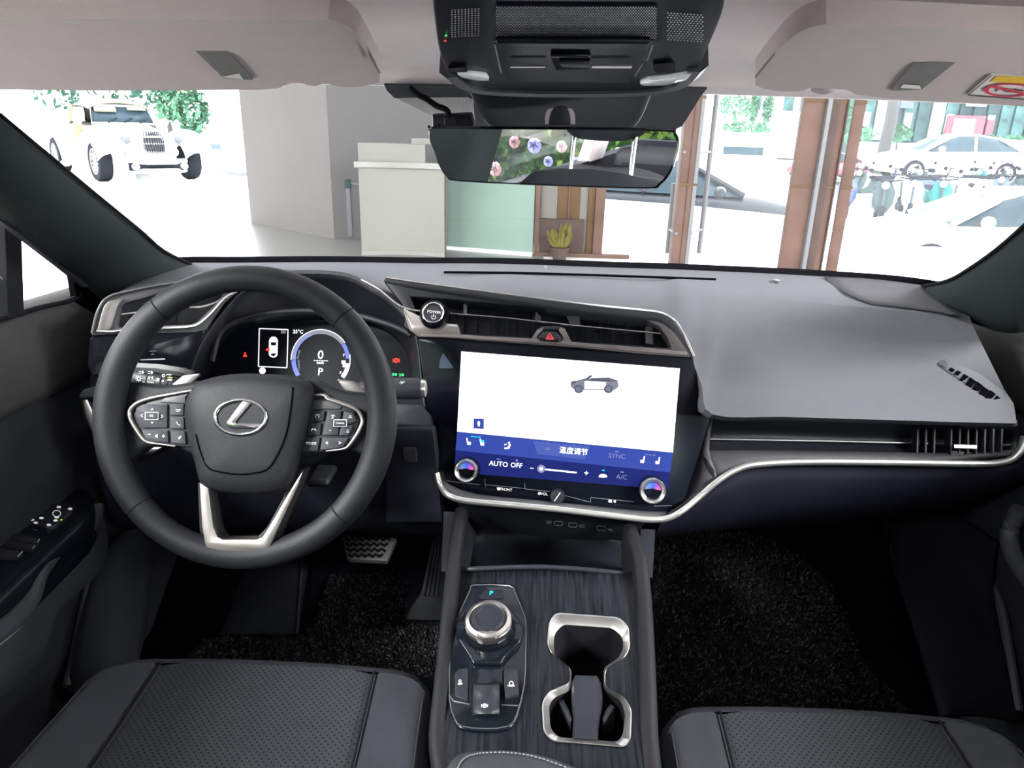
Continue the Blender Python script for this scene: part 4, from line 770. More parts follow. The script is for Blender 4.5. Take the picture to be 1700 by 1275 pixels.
D = Pl(vo+SC.n*.0174, SC.n, SC.ux); flat('knob_pointer', D, [seg((-.0035, -.006), (.0035, .0062), .0011)], 'print', vk, .0003, px=False)
# ================================================================== steering wheel
WC = PY(407, 690.5, .81); tl = R(22); WP = Pl(WC, (0, -math.cos(tl), math.sin(tl)))
sw = thing('steering_wheel', WC, 'dark grey leather steering wheel with chrome oval emblem on the hub', 'steering wheel')
RM = .1695
def wrim(name, a0, a1, n, mt, k=1.0):
    rows = []
    for i in range(n+1):
        a = R(a0+(a1-a0)*i/n); d = WP.ux*math.cos(a)+WP.uy*math.sin(a)
        side = max(0, math.cos(a*1)**2*1.5-.5) if True else 0
        rx = (.0163+.0022*side)*k; rz = (.0150+.001*side)*k
        c = WC+d*(RM-.001*side)
        rows.append([c+d*(rx*math.cos(t))+WP.n*(rz*math.sin(t)) for t in [2*math.pi*j/16 for j in range(16)]])
    return loft(name, rows, mt, sw, ang=70)
segs = [(131, 47, 'rim_top'), (47, -43, 'rim_grip'), (-43, -137, 'rim_bottom'), (223, 131, 'rim_grip')]
for a, b, nm in segs: wrim(nm, a-.35, b+.35, 40, 'leather')
for a in (131, 47, -43, -137): wrim('rim_seam', a-.5, a+.5, 1, 'rubber', .985)
zw = lambda q: zz(q, 180, 580, 3.5417)
hub = [(330, 634), (365, 624), (406, 620), (450, 621.5), (490, 627), (513, 634), (522, 650), (519, 680), (510, 720), (500, 755), (488, 800), (462, 816), (414, 821), (360, 816), (334, 803), (324, 770), (312, 725), (306, 690), (309, 664), (318, 646)]
hs = cr(hub, 3, True); hc = (412, 716)
def ring(k, h): return [WP.p(hc[0]+(x-hc[0])*k, hc[1]+(y-hc[1])*k, h) for x, y in hs]
loft('hub_cover', [ring(.9, -.05), ring(1, -.03), ring(1.0, -.004), ring(.985, .004), ring(.94, .010), ring(.8, .0155), ring(.5, .019), ring(.15, .0195)], 'leather', sw, ang=60)
HQ = Pl(WC+WP.n*.0165, WP.n)
seam = zw([(1085, 225), (1075, 330), (1050, 480), (1005, 600), (940, 700), (860, 727), (770, 735), (680, 725), (590, 698), (545, 610), (515, 500)])
def hubh(x, y):
    d = V((x-hc[0], y-hc[1])); a = math.atan2(d.y, d.x); best = min(hs, key=lambda p: abs(((math.atan2(p[1]-hc[1], p[0]-hc[0])-a+math.pi) % (2*math.pi))-math.pi)); k = d.length/math.hypot(best[0]-hc[0], best[1]-hc[1])
    T = [(0, .0195), (.15, .0195), (.5, .019), (.8, .0155), (.94, .010), (.985, .004), (1, -.004)]
    for (k0, h0), (k1, h1) in zip(T, T[1:]):
        if k <= k1: return h0+(h1-h0)*(k-k0)/(k1-k0)
    return 0
tube('pad_seam', cr([WP.p(x, y, hubh(x, y)+.0003) for x, y in cr(seam, 4)], 2), .0010, 'void', sw, 6)
ov = [HQ.p(*p, .0028) for p in zw(ell(777, 400, 150, 101, 44))]
em = sweep('emblem', ov, [(-.0022, -.002), (.0022, -.002), (.0022, .0012), (.001, .0024), (-.001, .0024), (-.0022, .0012)], HQ.n, 'chrome', sw, closed=True, ang=50)
plate('emblem_letter', HQ, zw([(792, 302), (852, 300), (748, 425), (752, 436), (905, 436), (893, 466), (722, 466), (697, 452), (695, 428)]), .0005, .0048, 'chrome', em, .0008)
plate('emblem_ground', HQ, zw(ell(777, 400, 165, 112, 40)), -.004, .0012, 'leather', em)
# spokes and switch pods
plate('spoke', WP, rnd([(178, 690), (186, 640), (222, 632), (262, 640), (300, 637), (340, 630), (340, 765), (292, 744), (240, 742), (212, 770), (186, 752)], 12), -.036, -.009, 'leather', sw, .006, ang=60)
plate('spoke', WP, rnd([(500, 625), (530, 634), (570, 648), (612, 652), (640, 655), (648, 700), (640, 756), (618, 772), (596, 752), (575, 748), (495, 762)], 12), -.036, -.009, 'leather', sw, .006, ang=60)
pl_l = zw([(470, 250), (240, 305), (165, 345), (148, 385), (165, 440), (215, 545), (300, 560), (480, 575)]); pl_r = zw([(1190, 270), (1290, 292), (1430, 345), (1475, 420), (1440, 510), (1390, 580), (1270, 600), (1120, 615), (1150, 450)])
plate('switch_pod', WP, rnd(pl_l, 3), -.02, -.005, 'black_plastic', sw, .001); plate('switch_pod', WP, rnd(pl_r, 3), -.02, -.005, 'black_plastic', sw, .001)
plate('pod_shelf', WP, zw([(470, 262), (330, 285), (300, 312), (450, 318), (452, 280)]), -.02, -.003, 'grey_plastic', sw, .001)
plate('pod_shelf', WP, zw([(1205, 300), (1290, 302), (1370, 335), (1360, 352), (1200, 350)]), -.02, -.003, 'grey_plastic', sw, .001)
pr = [(-.0026, -.004), (.0026, -.004), (.0026, .0015), (.0012, .003), (-.0012, .003), (-.0026, .0015)]
sweep('pod_bezel', cr([WP.p(*p, -.004) for p in zw([(492, 242), (380, 262), (250, 288), (175, 315), (130, 355), (128, 400), (160, 460), (205, 525), (240, 548), (300, 556), (395, 570)])], 3), pr, WP.n, 'satin', sw, ang=50, sc=[.55+.45*min(1, i/6) if i < 22 else max(.4, 1-.08*(i-22)) for i in range(31)])
sweep('pod_bezel', cr([WP.p(*p, -.004) for p in zw([(1205, 272), (1270, 270), (1292, 292), (1380, 322), (1460, 355), (1490, 400), (1492, 440), (1460, 505), (1420, 560), (1385, 585), (1280, 598)])], 3), pr, WP.n, 'satin', sw, ang=50, sc=[.55+.45*min(1, i/6) if i < 22 else max(.4, 1-.08*(i-22)) for i in range(31)])
def key(q, nm='switch_key', h=-.0022): return plate(nm, WP, rnd(zw(q), 1.6), -.012, h, 'dark_plastic', sw, .0008)
key([(162, 345), (200, 322), (345, 322), (345, 462), (200, 462), (158, 400)]); key([(362, 322), (442, 322), (440, 388), (362, 388)]); key([(362, 400), (442, 400), (445, 468), (362, 466)])
key([(192, 474), (348, 476), (352, 548), (245, 545), (218, 530)]); key([(366, 480), (448, 482), (455, 558), (366, 550)]); key([(220, 374), (288, 374), (288, 408), (220, 408)], 'ok_key', .0005)
key([(1195, 358), (1275, 362), (1262, 422), (1185, 424)]); key([(1180, 434), (1252, 432), (1243, 505), (1168, 502)]); key([(1290, 362), (1370, 362), (1350, 505), (1258, 505)]); key([(1384, 362), (1440, 375), (1458, 420), (1420, 440), (1372, 440)])
key([(1368, 448), (1440, 446), (1415, 505), (1355, 506)]); key([(1158, 520), (1245, 518), (1230, 596), (1138, 600)]); key([(1256, 518), (1412, 520), (1380, 572), (1340, 585), (1245, 592)]); key([(1330, 418), (1396, 418), (1396, 448), (1326, 448)], 'cancel_key', .0005)
flat('key_marks', WP, [seg(*zw([a, b]), 1) for a, b in (((250, 358), (257, 347)), ((257, 347), (264, 358)), ((250, 425), (257, 436)), ((257, 436), (264, 425)), ((203, 381), (190, 389)), ((190, 389), (203, 397)), ((310, 384), (322, 393)), ((322, 393), (310, 402)), ((230, 500), (248, 500)), ((315, 510), (333, 510)), ((324, 500), (324, 520)), ((275, 510), (288, 500)), ((288, 500), (288, 520)), ((275, 510), (288, 520)), ((1292, 543), (1278, 550)), ((1278, 550), (1292, 557)), ((1354, 542), (1368, 549)), ((1368, 549), (1354, 556)), ((1298, 476), (1310, 476)), ((1312, 403), (1324, 403)), ((1318, 398), (1318, 409)), ((400, 425), (408, 440)), ((408, 440), (422, 447)), ((395, 355), (425, 355)), ((400, 365), (420, 362)), ((410, 520), (430, 510)), ((412, 528), (425, 520)), ((1215, 385), (1240, 385)), ((1220, 400), (1216, 392)), ((1235, 400), (1240, 392)), ((1192, 480), (1200, 465)), ((1222, 480), (1214, 465)), ((1200, 470), (1214, 470)), ((1412, 400), (1432, 400)), ((1415, 392), (1428, 390)), ((1398, 486), (1415, 486)), ((1402, 475), (1411, 475)))], 'print', sw, -.0013)
text('key_word', 'MODE', WP, *zw([(1192, 553)])[0], 4.4, 'print', sw, -.0016); text('key_word', 'RES', WP, *zw([(1322, 390)])[0], 2.8, 'print', sw, -.0016); text('key_word', 'CANCEL', WP, *zw([(1364, 434)])[0], 2.6, 'print', sw, .0010); text('key_word', 'OK', WP, *zw([(254, 391)])[0], 3.4, 'print', sw, .0010)
flat('ok_outline', WP, [seg(*zw([a, b]), .8) for a, b in (((216, 370), (292, 370)), ((292, 370), (292, 410)), ((216, 412), (292, 412)), ((216, 370), (216, 412)))], 'print', sw, .0009)
flat('ok_outline', WP, [seg(*zw([a, b]), .8) for a, b in (((1326, 414), (1400, 414)), ((1400, 414), (1400, 452)), ((1322, 452), (1396, 452)), ((1326, 414), (1322, 452)))], 'print', sw, .0009)
# lower V spoke
vo_ = zw([(535, 782), (540, 900), (548, 1040), (565, 1140), (585, 1195), (622, 1214), (890, 1222), (935, 1190), (985, 1080), (1060, 920), (1115, 800), (1148, 705), (1100, 780), (1040, 880), (985, 975), (935, 1060), (905, 1105), (870, 1118), (670, 1118), (640, 1100), (615, 1040), (600, 930), (588, 830), (586, 815)])
plate('lower_spoke_trim', WP, vo_, -.012, .013, 'satin', sw, .0015)
plate('lower_spoke', WP, [rnd(zw([(520, 780), (1165, 690), (1130, 800), (1070, 930), (1000, 1090), (960, 1230), (560, 1230), (530, 1050)]), 6), rnd(zw([(600, 830), (1035, 850), (930, 1045), (870, 1105), (672, 1105), (640, 1060)]), 6)], -.03, -.008, 'leather', sw, .003)
# paddles behind the wheel
PD = Pl(WC-WP.n*.035, WP.n)
plate('paddle', PD, rnd(zw([(438, 150), (535, 140), (530, 160), (475, 212), (440, 222), (350, 222), (395, 185)]), 4), -.006, 0, 'vent_silver', sw, .002); plate('paddle', PD, rnd(zw([(1340, 170), (1440, 186), (1475, 210), (1525, 275), (1480, 272), (1400, 255), (1365, 215)]), 4), -.006, 0, 'vent_silver', sw, .002)
# ------------------------------------------------------------------ column shroud and stalks
ax = -WP.n
cs = thing('steering_column', WC+ax*.2, 'black steering column shroud between wheel hub and dashboard', 'steering column')
rows = []
for d, wx, wy, dy in ((.05, .05, .052, -.005), (.08, .062, .062, -.006), (.14, .066, .066, -.008), (.22, .07, .066, -.01), (.30, .07, .06, -.01)):
    rows.append([WC+ax*d+WP.ux*(wx*math.copysign(abs(math.cos(t))**.7, math.cos(t)))+WP.uy*(dy+wy*math.copysign(abs(math.sin(t))**.7, math.sin(t))) for t in [2*math.pi*j/24 for j in range(24)]])
loft('shroud', rows, 'black_plastic', cs, ang=60)
c = WP.p(535, 790, -.09); box('tilt_lever', c, (.03, .05, .012), 'black_plastic', cs, bevel=.005)
LS = Pl(PY(262, 628, .885), (-.1, -1, .5), V((1, .03, -.10)))
a, b = LS.p(226, 627, -.016), LS.p(345, 650, -.016)
ls = thing('light_stalk', (a+b)/2, 'black light switch stalk with white symbols, left of the steering hub', 'stalk')
def stalk(nm, a, b, r, mt, root, prof, n=22):
    d = (b-a).normalized(); L_ = (b-a).length; return lathe(nm, a, d, [(r*f, L_*t) for f, t in prof], mt, root, n)
stalk('stalk_body', a, b, .0158, 'black_plastic', ls, [(.2, 0), (.75, .0), (.96, .03), (1, .1), (1, .62), (.8, .75), (.55, 1)])
for t in (.235, .43, .53): stalk('stalk_groove', a.lerp(b, t), a.lerp(b, t+.012), .0161, 'rubber', ls, [(1, 0), (1, 1)])
sweep('stalk_crown', [LS.p(222, 610, -.004), LS.p(262, 612, -.004), LS.p(300, 618, -.004), LS.p(316, 624, -.006)], [(-.007, -.008), (.005, -.008), (.005, .0), (0, .003), (-.006, .002)], LS.n, 'grey_plastic', ls)
zst = zl
marks = []
bx = zst([(552, 993)])[0]; marks += quads(arcband(*bx, 2.0, 3.0, 0, 360, 10))+[seg((bx[0]+math.cos(k*math.pi/4)*3.4, bx[1]+math.sin(k*math.pi/4)*3.4), (bx[0]+math.cos(k*math.pi/4)*5, bx[1]+math.sin(k*math.pi/4)*5), .8) for k in range(8)]
for X, Y in ((580, 940), (655, 942)):
    bx = zst([(X, Y)])[0]; marks += quads(arcband(bx[0], bx[1], 1.8, 2.6, -90, 90, 6))+[seg((bx[0], bx[1]-2.4), (bx[0], bx[1]+2.4), .8), seg((bx[0]-2, bx[1]-1.5), (bx[0]-5.5, bx[1]-1.5), .8), seg((bx[0]-2, bx[1]+1.5), (bx[0]-5.5, bx[1]+1.5), .8)]
bx = zst([(652, 984)])[0]; marks += [[(bx[0]-3.6, bx[1]-2.2), (bx[0], bx[1]), (bx[0]-3.6, bx[1]+2.2)], [(bx[0]+3.6, bx[1]-2.2), (bx[0], bx[1]), (bx[0]+3.6, bx[1]+2.2)]]
marks += [seg(*zst([(584, 1022), (602, 1023)]), 1.2), rnd(zst([(700, 990), (722, 990), (722, 1012), (700, 1012)]), .6)]
bx = zst([(752, 1012)])[0]; marks += quads(arcband(*bx, 1.1, 1.8, 0, 360, 8)); bx = zst([(757, 968)])[0]; marks += quads(arcband(*bx, 2, 2.8, 0, 360, 8))+[seg((bx[0]-.8, bx[1]-1.5), (bx[0]-.8, bx[1]+1.5), .7)]
marks += [seg(*zst([(780, 960), (825, 962)]), 1.2), seg(*zst([(790, 1002), (828, 1003)]), 2.2)]
flat('stalk_symbols', LS, marks, 'print', ls, .0008); text('stalk_word', 'AUTO', LS, *zst([(646, 1028)])[0], 3.2, 'print', ls, .0010)
flat('stalk_lime_mark', LS, [seg(*zst([(790, 983), (832, 985)]), 1.6), seg(*zst([(808, 975), (815, 992)]), 1.2)], 'lime', ls, .0010)
RS = Pl(PY(660, 645, .885), (.1, -1, .4), V((1, .02, .03)))
a, b = RS.p(700, 645, -.014), RS.p(590, 645, -.02)
rs = thing('wiper_stalk', (a+b)/2, 'black wiper stalk with a silver end button, right of the steering rim', 'stalk')
stalk('stalk_body', a, b, .0145, 'dark_plastic', rs, [(.9, 0), (1, .04), (1, .55), (.8, .75), (.5, 1)])
d = (a-b).normalized(); lathe('end_ring', a, d, [(.0125, -.004), (.0125, .003), (.0115, .0055), (.0095, .006), (.009, .004)], 'silver', rs, 26); lathe('end_cap', a, d, [(.0092, .001), (.0092, .0065), (.0003, .007)], 'satin', rs, 24)
bx = z8([(1462, 516)])[0]; flat('stalk_symbols', RS, quads(arcband(bx[0], bx[1]+2, 3, 4, 200, 330, 6))+[seg((bx[0]-1, bx[1]+2), (bx[0]+5, bx[1]-2), 1)], 'print', rs, .001)
# small switch below the left pod (tailgate lever)
tg = Pl(PY(240, 745, .90), (0, -1, .4)); tgt_ = thing('boot_release_lever', tg.p(240, 745), 'small black boot release switch with car symbol under the left wheel spoke', 'switch')
plate('lever_plate', tg, rnd(zw([(140, 575), (250, 560), (330, 575), (300, 600), (240, 625), (140, 618)]), 3), -.02, 0, 'black_plastic', tgt_, .002)
plate('lever_tip', tg, rnd(zw([(235, 575), (325, 570), (270, 602), (238, 605)]), 3), -.004, .004, 'satin', tgt_, .001)
bx = zw([(197, 583)])[0]; flat('lever_symbol', tg, quads(arcband(*bx, 4.2, 5.4, 0, 360, 14, .5)), 'print', tgt_, .001)
# ================================================================== centre console
mat('seat_bolster', (.019, .020, .026), .6, spec=.25, bump=.3, bscale=700); mat('seat_edge', (.0065, .0065, .0088), .6, spec=.25, bump=.3, bscale=700)
CT = pl3(PY(740, 1235, .572), PY(1060, 1240, .565), PY(905, 960, .80))
cc = thing('centre_console', V((0, .6, .42)), 'charcoal wood-grain centre console with padded rails between the seats', 'console')
shf = cr(zz([(220, 145), (450, 150), (490, 200), (550, 350), (560, 430), (558, 620), (550, 800), (500, 1000), (440, 1080), (290, 1095), (140, 1080), (90, 1030), (55, 900), (60, 600), (80, 470), (100, 380), (190, 180)], 730, 930, 3.864), 2, True)
cz = lambda q: zz(q, 730, 930, 3.864)
cup_o = rnd(cz([(700, 400), (740, 335), (1150, 365), (1212, 420), (1222, 560), (1190, 622), (1062, 700), (1060, 812), (1190, 880), (1232, 960), (1226, 1150), (1190, 1200), (720, 1162), (665, 1100), (655, 920), (690, 845), (836, 785), (838, 690), (712, 592), (690, 540)]), 9)
cup_i = rnd(cz([(735, 470), (790, 412), (1110, 435), (1172, 490), (1180, 560), (1150, 625), (1050, 690), (1050, 830), (1165, 905), (1190, 985), (1175, 1120), (1140, 1165), (760, 1135), (710, 1080), (700, 930), (735, 880), (842, 835), (846, 700), (740, 620), (730, 560)]), 8)
top_out = [(764, 905), (780, 948), (830, 958), (905, 962), (990, 968), (1040, 975), (1052, 925), (1062, 1050), (1068, 1180), (1074, 1320), (728, 1320), (738, 1180), (744, 1100), (752, 1000)]
top_out = [(755, 950), (905, 940), (1056, 955), (1062, 1050), (1068, 1180), (1076, 1420), (722, 1420), (738, 1180), (744, 1100), (752, 1000)]
plate('wood_top', CT, [top_out, cup_o], -.012, 0, 'ash_wood', cc, .001)
def rail(name, pts, r):
    P = cr([PY(*p) for p in pts], 4); return sweep(name, P, [(-r, -.05), (r, -.05), (r, 0), (r*.75, r*.75), (0, r*1.05), (-r*.75, r*.75), (-r, 0)], V((0, -.3, 1)), 'seat_edge', cc, ang=60)
rail('side_rail', [(750, 1330, .52), (727, 1240, .575), (733, 1150, .635), (740, 1080, .69), (747, 1000, .755), (754, 930, .82), (760, 880, .865), (766, 850, .90)], .0095)
rail('side_rail', [(1092, 1360, .50), (1078, 1240, .57), (1075, 1150, .63), (1072, 1060, .70), (1068, 985, .765), (1062, 930, .81), (1054, 902, .84), (1046, 880, .88)], .010)
for pts in ([(715, 1330, .52), (716, 1240, .575), (724, 1150, .635), (732, 1080, .69), (739, 1000, .755), (747, 930, .82), (753, 880, .865)], [(1098, 1360, .50), (1090, 1240, .57), (1086, 1150, .63), (1083, 1060, .70), (1078, 985, .765), (1070, 930, .81), (1060, 900, .84)]):
    T = [PY(*p)+V((0, 0, -.01)) for p in cr(pts, 2)]; sg = -1 if T[0].x < 0 else 1
    loft('side_wall', [T, [t+V((sg*.006, 0, -.08)) for t in T], [V((t.x+sg*.012, t.y, .40)) for t in T]], 'navy_plastic', cc, closed=False, ang=60, solid=.008)
# storage bin below the screen
bl = [[(752, 950, .81), (905, 945, .81), (1058, 958, .80)], [(768, 945, .95), (905, 945, .96), (1045, 950, .95)], [(775, 900, 1.03), (905, 900, 1.04), (1038, 905, 1.03)], [(768, 850, 1.04), (905, 858, 1.05), (1045, 875, 1.04)]]
patch('storage_bin', [[PY(*p) for p in r] for r in bl], 'black_plastic', cc, 3, 3, ang=60, solid=.006)
UP_ = pl3(PY(770, 845, .918), PY(1060, 870, .908), PY(905, 900, .95))
plate('usb_fascia', UP_, rnd([(757, 828), (925, 846), (1076, 862), (1060, 884), (1040, 898), (905, 895), (790, 868), (765, 850)], 4), -.01, 0, 'black_plastic', cc, .002)
for pts in ([(760, 850, .90), (775, 862, .92), (790, 885, .95), (780, 940, .93), (757, 950, .83)], [(1064, 878, .885), (1045, 890, .91), (1030, 905, .95), (1040, 950, .93), (1058, 958, .82)]):
    c_ = PY(*pts[2]); loft('bin_cheek', [[PY(*p) for p in pts], [PY(*p)+V((.02 if c_.x > 0 else -.02, .0, 0)) for p in pts]], 'black_plastic', cc, caps=True)
def usb(x, y, f, mt='print_dim'):
    q = rnd([(x-7, y-4), (x+7, y-3), (x+7, y+4), (x-7, y+3)], 3); return [seg(q[i], q[(i+1) % len(q)], 1) for i in range(len(q))]
mk_ = []
for x, y in ((927, 869), (951, 871.5), (998, 877)): mk_ += usb(x, y, 1)
for x, y in ((911, 867), (966, 873.5)): mk_ += quads(arcband(x-2, y, 1.7, 2.5, 0, 360, 8))+quads(arcband(x+2.5, y, 1.7, 2.5, 0, 360, 8))
mk_ += [seg((1008, 879), (1018, 880), 1), seg((1011, 879), (1014, 876.5), .8), seg((1012, 879.5), (1015, 882), .8)]
flat('usb_marks', UP_, mk_, 'print_dim', cc, .0008)
for x, y in ((927, 869), (951, 871.5), (998, 877)): plate('usb_port', UP_, rnd([(x-6, y-3), (x+6, y-2), (x+6, y+3), (x-6, y+2)], 2), -.001, .0004, 'rubber', cc)
# cup holder
cup = thing('cup_holder', CT.p(975, 1130, -.06), 'double cup holder with bright silver rim in the centre console', 'cup holder')
A = [CT.p(x, y, .0012) for x, y in cup_o]; n_ = len(cup_o); B = [CT.p(x, y, -.006) for x, y in cup_i]; C_ = [CT.p(x, y, -.006)-CT.n*.06 for x, y in cup_i]
assert len(cup_o) == len(cup_i)
A0 = [CT.p(975+(x-975)*1.012, 1130+(y-1130)*1.008, -.004) for x, y in cup_o]; A1 = [CT.p(975+(x-975)*.975, 1130+(y-1130)*.982, .0015) for x, y in cup_o]
loft('rim', [A0, A, A1, B], 'silver', cup, caps=False, ang=50)
loft('well', [B, C_], 'rubber', cup, caps=False); mk('well_floor', C_, [tuple(range(n_))], 'rubber', cup)
DV = lambda q, h: [CT.p(x, y, h) for x, y in cz(q)]
r0 = DV([(870, 738), (1010, 742), (1035, 790), (1045, 880), (1015, 1020), (1015, 1165), (850, 1150), (858, 1015), (845, 880), (848, 780)], -.004)
loft('divider', [[p-CT.n*.055 for p in r0], r0, DV([(885, 755), (1000, 757), (1022, 800), (1030, 880), (1005, 1020), (1000, 1150), (865, 1140), (870, 1015), (860, 880), (862, 790)], -.001)], 'black_plastic', cup, ang=30)
for q in ([(760, 900), (790, 882), (830, 960), (852, 1020), (838, 1040), (800, 970)], [(1125, 940), (1095, 918), (1065, 960), (1040, 1020), (1052, 1035), (1085, 990)]):
    plate('grip_flap', CT, rnd(cz(q), 2), -.05, -.014, 'dark_plastic', cup, .001)
# ------------------------------------------------------------------ gear selector
gs = thing('gear_selector', CT.p(812, 1090), 'glossy black gear selector panel with round silver-collared knob', 'gear selector')
plate('panel', CT, shf, -.008, .004, 'black_gloss', gs, .002, ang=50)
tube('panel_seam', [CT.p(812+(x-812)*.97, 1090+(y-1090)*.97, .0042) for x, y in shf], .0007, 'dark_grey_metal', gs, 5, closed=True)
plate('gear_display', CT, rnd(cz([(250, 235), (290, 190), (400, 185), (415, 225), (405, 245), (260, 250)]), 2), .002, .0046, 'black_glass', gs)
text('gear_letter', 'P', CT, *cz([(330, 212)])[0], 6.8, 'lit_cyan', gs, .0054)
plate('knob_plinth', CT, rnd(cz([(100, 400), (190, 300), (450, 300), (545, 420), (520, 520), (415, 620), (400, 660), (205, 660), (190, 620), (110, 500)]), 6), .002, .012, 'black_gloss', gs, .003, ang=50)
kc = CT.p(*cz([(322, 462)])[0], .010); kn = CT.n+V((0, -.10, 0)); kn.normalize()
lathe('knob_base', kc, kn, [(.031, -.004), (.031, .004), (.0275, .009), (.0265, .013)], 'black_gloss', gs, 36)
kb = lathe('knob', kc, kn, [(.0262, .010), (.0268, .016), (.0275, .022), (.0262, .0255), (.0225, .0275), (.0205, .0245)], 'satin', gs, 40, caps=False)
for k in range(26):
    a = R(-155+k*5) if k < 13 else R(-25-(k-13)*5); a = R(200+k*4.2) if k < 11 else R(296+(k-11)*3.0)
    d = Pl(kc, kn); u = d.ux*math.cos(a)+d.uy*math.sin(a); tube('knurl', [kc+kn*.012+u*.0268, kc+kn*.022+u*.0279], .0005, 'chrome', kb, 4)
lathe('knob_cap', kc, kn, [(.0208, .018), (.0205, .0255), (.018, .0285), (.0145, .029), (.0135, .0275), (.0005, .0282)], 'black_plastic', gs, 36)
d = Pl(kc+kn*.0279, kn); loft('knob_collar', [[d.l(u, v, h) for u, v, h in ((-.014, -.0185, -.004), (.014, -.0185, -.004), (.0105, -.0265, -.004), (-.0105, -.0265, -.004))], [d.l(u, v, h) for u, v, h in ((-.013, -.0185, -.0005), (.013, -.0185, -.0005), (.0095, -.0255, -.002), (-.0095, -.0255, -.002))]], 'silver', gs)
plate('console_tongue', CT, rnd(cz([(205, 660), (260, 632), (360, 632), (405, 660), (402, 790), (385, 800), (375, 1000), (205, 1000), (200, 790)]), 4), .002, .006, 'black_gloss', gs, .0015)
for q, nm in (([(95, 720), (120, 695), (182, 688), (182, 905), (95, 870)], 'drive_button'), ([(415, 690), (500, 700), (508, 860), (420, 890), (412, 780)], 'drive_button')):
    plate(nm, CT, rnd(cz(q), 2), .002, .008, 'black_plastic', gs, .0015)
text('button_word', 'HOLD', CT, *cz([(458, 806)])[0], 2.6, 'print', gs, .009); bx = cz([(459, 790)])[0]; flat('button_symbol', CT, quads(arcband(*bx, 2.6, 3.8, 0, 360, 10)), 'print', gs, .009)
bx = cz([(130, 783)])[0]; flat('button_symbol', CT, quads(arcband(bx[0], bx[1]-2, 1.6, 2.6, 0, 360, 8)), 'print', gs, .009); text('button_word', 'OFF', CT, bx[0], bx[1]+3, 2.8, 'print', gs, .009)
rows = []
for v, h in ((0, .006), (.06, .0125), (.35, .0100), (.6, .0095), (.8, .0125), (.95, .011), (1, .006)):
    y = 790+v*205; rows.append([CT.p(*p, h) for p in cz([(215, y), (300, y+1), (382, y+2)])])
loft('parking_brake_switch', rows, 'black_plastic', gs, closed=False, solid=.003, ang=40)
bx = cz([(288, 933)])[0]; flat('brake_symbol', CT, quads(arcband(*bx, 2.4, 3.6, 0, 360, 12))+[seg((bx[0]-5, bx[1]-2.5), (bx[0]-5, bx[1]+2.5), .9), seg((bx[0]+5, bx[1]-2.5), (bx[0]+5, bx[1]+2.5), .9)], 'print', gs, .0135); text('brake_letter', 'P', CT, bx[0], bx[1], 3.4, 'print', gs, .0135)
sweep('panel_glint', [CT.p(*p, .004) for p in cz([(395, 930), (520, 935)])], bar(.0012, .0008), CT.n, 'dark_grey_metal', gs); sweep('panel_glint', [CT.p(*p, .004) for p in cz([(60, 865), (90, 905), (190, 925)])], bar(.0012, .0008), CT.n, 'dark_grey_metal', gs)
# ------------------------------------------------------------------ armrest
ar = thing('console_armrest', PY(850, 1300, .45)+V((0, 0, -.05)), 'grey leather centre armrest lid with pale stitching at bottom edge', 'armrest')
o_ = [(734, 1300), (738, 1268), (750, 1250), (772, 1240), (820, 1236), (860, 1238), (900, 1245), (940, 1258), (980, 1275), (1020, 1300)]
AQ = Pl(PY(860, 1245, .53), (0, -.06, 1)); f0 = [AQ.uv(x, y) for x, y in o_]; back = [(f0[-1][0]+.012, -.45), (f0[0][0]-.012, -.45)]
plate('armrest_lid', AQ, cr(f0, 3)+back, -.05, 0, 'leather_soft', ar, .012, px=False, ang=60)
stp = cr([AQ.p(x, y, .0012) for x, y in [(757, 1290), (762, 1270), (775, 1256), (800, 1250), (840, 1249), (880, 1254), (920, 1266), (960, 1282)]], 6)
for i in range(0, len(stp)-1):
    if i % 1 == 0:
        a_, b_ = V(stp[i]), V(stp[i+1]); k_ = max(1, int((b_-a_).length/.0045))
        for j in range(k_): tube('stitch', [a_.lerp(b_, (j+.1)/k_), a_.lerp(b_, (j+.75)/k_)], .0008, 'stitch_light', ar, 4)
